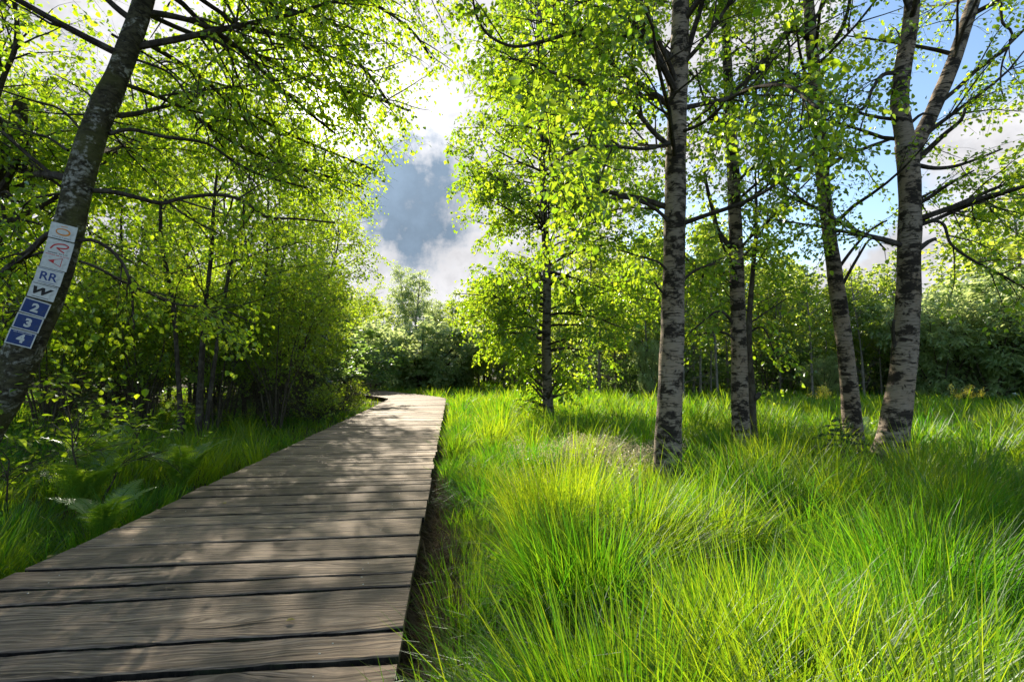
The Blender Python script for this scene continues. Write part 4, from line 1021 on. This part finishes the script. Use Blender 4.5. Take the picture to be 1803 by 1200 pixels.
# dead litter along the deck edge
def litter():
    rng = np.random.default_rng(51); n = 9000
    s = rng.uniform(2.6, 9.0, n); e = DECK_W / 2 + np.abs(rng.normal(.05, .30, n)); c = path_at(s)
    x = c[:, 0] + np.cos(c[:, 2]) * e; y = c[:, 1] + np.sin(c[:, 2]) * e
    mb = MB(); blades(mb, np.c_[x, y, np.full(n, -.01) + rng.uniform(0, .05, n)], rng.uniform(.12, .42, n), rng.uniform(0, 6.3, n), rng.uniform(.9, 1.45, n), rng.uniform(0, .5, n), rng.uniform(.003, .006, n), rng, rng.random(n))
    tag(mb.build('dead_grass', M['litter']), 'flattened straw coloured dead grass along the boardwalk edge', 'dead grass', kind='stuff')
litter()
# pale seed heads in front of the main birch
def seedheads():
    rng = np.random.default_rng(52)
    C = G(1058, 852); n = 330
    x = C[0] + rng.normal(0, .48, n); y = C[1] + rng.normal(.2, .5, n); h = rng.uniform(.40, .62, n)
    az = rng.uniform(0, 6.3, n); ln = rng.uniform(.02, .22, n)
    mb = MB(); root = np.c_[x, y, np.full(n, -.05)]
    blades(mb, root, h, az, ln, np.full(n, .3), np.full(n, .0035), rng, rng.random(n), 0)
    th = ln + .12; top = root + h[:, None] * np.stack([np.cos(az) * np.sin(th), np.sin(az) * np.sin(th), np.cos(th)], 1)
    k = 34; t = np.repeat(top, k, 0); u = rng.random(n * k)
    pos = t + rng.normal(size=t.shape) * (.035 * (.4 + u))[:, None] * np.array([1, 1, .5]) - np.array([0, 0, 1.]) * (u * .16)[:, None]
    put_leaves(mb, pos, rng.normal(size=pos.shape) + [0, 0, .6], rng.normal(size=pos.shape), np.full(len(pos), .017), LEAF_LO, rng, mat=0)
    tag(mb.build('seed_grass', M['seed']), 'pale feathery seed heads of dry grass in front of the thick birch', 'grass', kind='stuff')
seedheads()

# ------------------------------------------------------------------ ferns, saplings, flowers, fallen leaves
def fern(loc, seed, L, nf, label, group='ferns in the verge', side=None):
    rng = np.random.default_rng(seed); mb = MB()
    for f in range(nf):
        az = f * 2.4 + rng.uniform(0, .7) if side is None else side + rng.normal(0, .8); hd = np.array([math.cos(az), math.sin(az), 0])
        l = L * rng.uniform(.75, 1.1); k = 24; t = np.linspace(0, 1, k); th = .28 + 1.15 * t ** 1.6; st = l / (k - 1)
        p = np.cumsum(np.stack([hd[0] * np.sin(th), hd[1] * np.sin(th), np.cos(th)], 1) * st, 0) + np.array(loc)
        tubes(mb, p[None], (.004 * (1 - .8 * t))[None], 4, tint=.3)
        sd = np.array([-hd[1], hd[0], 0.])
        for s in (-1, 1):
            tt = np.linspace(.12, 1, 26); f_ = tt * (k - 1); i0 = np.minimum(f_.astype(int), k - 2)
            pos = p[i0] + (p[i0 + 1] - p[i0]) * (f_ - i0)[:, None]; tan = norm(p[i0 + 1] - p[i0])
            ln = l * .24 * np.sin(np.pi * np.clip(tt, .02, 1) ** .75) ** .9 + .006
            dr = sd * s + tan * .35 + rng.normal(0, .06, pos.shape); nr = np.cross(tan, sd) * -1 + rng.normal(0, .12, pos.shape)
            # each pinna is a row of leaflets
            m = 9
            for j in range(m):
                u = (j + .5) / m; q = pos + norm(dr) * (ln * u)[:, None]
                put_leaves(mb, q, norm(dr) * .7 + tan * .8, nr, ln * .17 * (1.15 - u) + .003, LEAF_LO, rng, mat=0, tint=np.clip(rng.normal(.5, .2, len(q)), 0, 1))
                put_leaves(mb, q, norm(dr) * .7 - tan * .8, nr, ln * .17 * (1.15 - u) + .003, LEAF_LO, rng, mat=0, tint=np.clip(rng.normal(.5, .2, len(q)), 0, 1))
    tag(mb.build('fern', M['fern'], None, loc), label, 'fern', group)
fern((-4.05, 4.9, .02), 61, .85, 9, 'large fern with arching fronds low beside the leaning trunk')
fern((-3.75, 5.9, .02), 62, .78, 8, 'upright fern in the verge grass nearest the boardwalk')
fern((-4.9, 6.1, .02), 63, .95, 8, 'fern behind the large arching fern, close to the leaning trunk')
fern((-3.3, 4.2, .0), 64, .6, 6, 'small fern at the near corner of the verge')
fern((6.15, 8.9, .0), 65, .6, 6, 'sunlit fern in the meadow behind the forked birch', 'ferns in the meadow')
fern((7.1, 10.5, .0), 66, .6, 6, 'yellow green fern at the shade edge past the forked birch', 'ferns in the meadow')
stemmed('leafy_sapling', 'low leafy sapling with flat layered leaves under the leaning trunk', (-4.25, 5.2, 0), 67, 1.0, 3, .35, .35, 'leaf_beech', dict(l2=(5, .6, .4), l3=(9, .2), nl=6, size=.07, tpl=LEAF_HI, upn=2.5, leafdroop=.15, maxleaves=480, flat=.2), None, None, 'sapling', 'bark_brown', .008, 8, 0, (.65, .4))
stemmed('leafy_sapling', 'leafy twig reaching over the grass beside the ferns', (-4.75, 4.9, 0), 68, .8, 2, .3, .3, 'leaf_beech', dict(l2=(5, .6, .4), l3=(9, .2), nl=6, size=.07, tpl=LEAF_HI, upn=2.5, leafdroop=.15, maxleaves=300, flat=.2), None, None, 'sapling', 'bark_brown', .008, 7, 0, (.6, .4))
def spruce(loc, seed, h, label):
    rng = np.random.default_rng(seed); root = empty('spruce_sapling', loc, label, 'sapling'); b = np.array(loc, float)
    mb = MB(); trunk_tube(mb, [[b[0], b[1], -.05, .016], [b[0] + .01, b[1], h * .5, .011], [b[0], b[1], h, .004]], n=8, step=.08); mb.build('trunk', M['bark_brown'], root, b, smooth=True)
    cb = MB(); n = 26; z = np.linspace(.10, .93, n) * h; az = np.arange(n) * 2.4; hd = np.stack([np.cos(az), np.sin(az), np.full(n, .10)], 1)
    st = np.stack([np.full(n, b[0]), np.full(n, b[1]), z], 1); Q = grow(st, hd, (1.0 - z / h * .78) * .72 * h * rng.uniform(.8, 1.1, n), 8, .06, (0, 0, -.02), rng); R = taper(np.full(n, .005), 8); tubes(cb, Q, R, 4)
    s_, d_, L_, t_, r_ = spawn(Q, R, 13, .15, .95, 50, 6, rng, .1); q2 = grow(s_, d_, L_ * .36 * (1.1 - t_ * .8), 5, .04, (0, 0, 0), rng); tubes(cb, q2, taper(np.full(len(q2), .0025), 5), 3)
    for B, per in ((Q, 90), (np.concatenate([q2]), 34)):
        m, k, _ = B.shape; f = rng.uniform(0, k - 1.01, (m, per)); i0 = f.astype(int); fr = f - i0; ar = np.arange(m)[:, None]
        pos = (B[ar, i0] * (1 - fr)[..., None] + B[ar, i0 + 1] * fr[..., None]).reshape(-1, 3); tan = norm(B[ar, i0 + 1] - B[ar, i0]).reshape(-1, 3)
        put_leaves(cb, pos, tan * .7 + rng.normal(0, .6, pos.shape), rng.normal(size=pos.shape), np.full(len(pos), .026), LEAF_NARROW, rng, mat=1)
    cb.build('crown', [M['bark_brown'], M['needle']], root, b)
spruce((4.45, 7.0, 0), 71, .78, 'small dark spruce sapling in the grass in front of the leaning birch')
spruce((5.0, 7.0, 0), 72, .45, 'tiny spruce seedling between the leaning birch and the forked birch')
def flower(loc, seed, label):
    rng = np.random.default_rng(seed); mb = MB(); n = 14; r = np.tile(np.array(loc, float), (n, 1)) + np.c_[rng.normal(0, .14, (n, 2)), np.zeros(n)]
    h = rng.uniform(.7, 1.0, n); az = rng.uniform(0, 6.3, n); blades(mb, r, h, az, np.full(n, .08), np.full(n, .1), np.full(n, .012), rng, np.full(n, .4), 0)
    top = r + h[:, None] * np.stack([np.cos(az) * .13, np.sin(az) * .13, np.full(n, .98)], 1)
    pos = np.repeat(top, 40, 0) + rng.normal(0, .035, (n * 40, 3)); put_leaves(mb, pos, rng.normal(size=pos.shape), rng.normal(size=pos.shape), np.full(len(pos), .03), LEAF_LO, rng, mat=1)
    tag(mb.build('flowering_plant', [M['grass'], M['petal']], None, loc), label, 'flower', 'yellow flowers in the meadow')
gp = G(1448, 775); flower((gp[0] * 1.35, gp[1] * 1.35, -.03), 75, 'yellow flowering plant standing above the grass before the dark stand')
gp = G(1700, 770); flower((gp[0] * 1.3, gp[1] * 1.3, -.03), 76, 'yellow flowering plant in the sunny meadow past the forked birch')
LM = leaf_mat('fallen_leaf', (.36, .28, .05), (.45, .34, .10), (.3, .25, .05), (.4, .3, .1), .3)
def fallen(px, py, size, az, label):
    rng = np.random.default_rng(int(px)); p = G(px, py, DECK_Z + .012); mb = MB()
    put_leaves(mb, p[None] * 0, np.array([[math.cos(az), math.sin(az), .12]]), np.array([[.1, .1, 1.]]), np.array([size]), LEAF_HI, rng, mat=0)
    o = mb.build('fallen_leaf', LM); o.location = Vector(p); tag(o, label, 'leaf', 'fallen leaves on the boardwalk')
    md = o.modifiers.new('thickness', 'SOLIDIFY'); md.thickness = .0012
fallen(503, 1092, .042, .3, 'yellow fallen leaf on the wide plank with the curved crack')
fallen(82, 981, .04, 1.2, 'yellowish fallen leaf at the verge edge of the deck')
fallen(397, 886, .05, 2.6, 'brown fallen leaf by the plank gap in the middle of the deck')
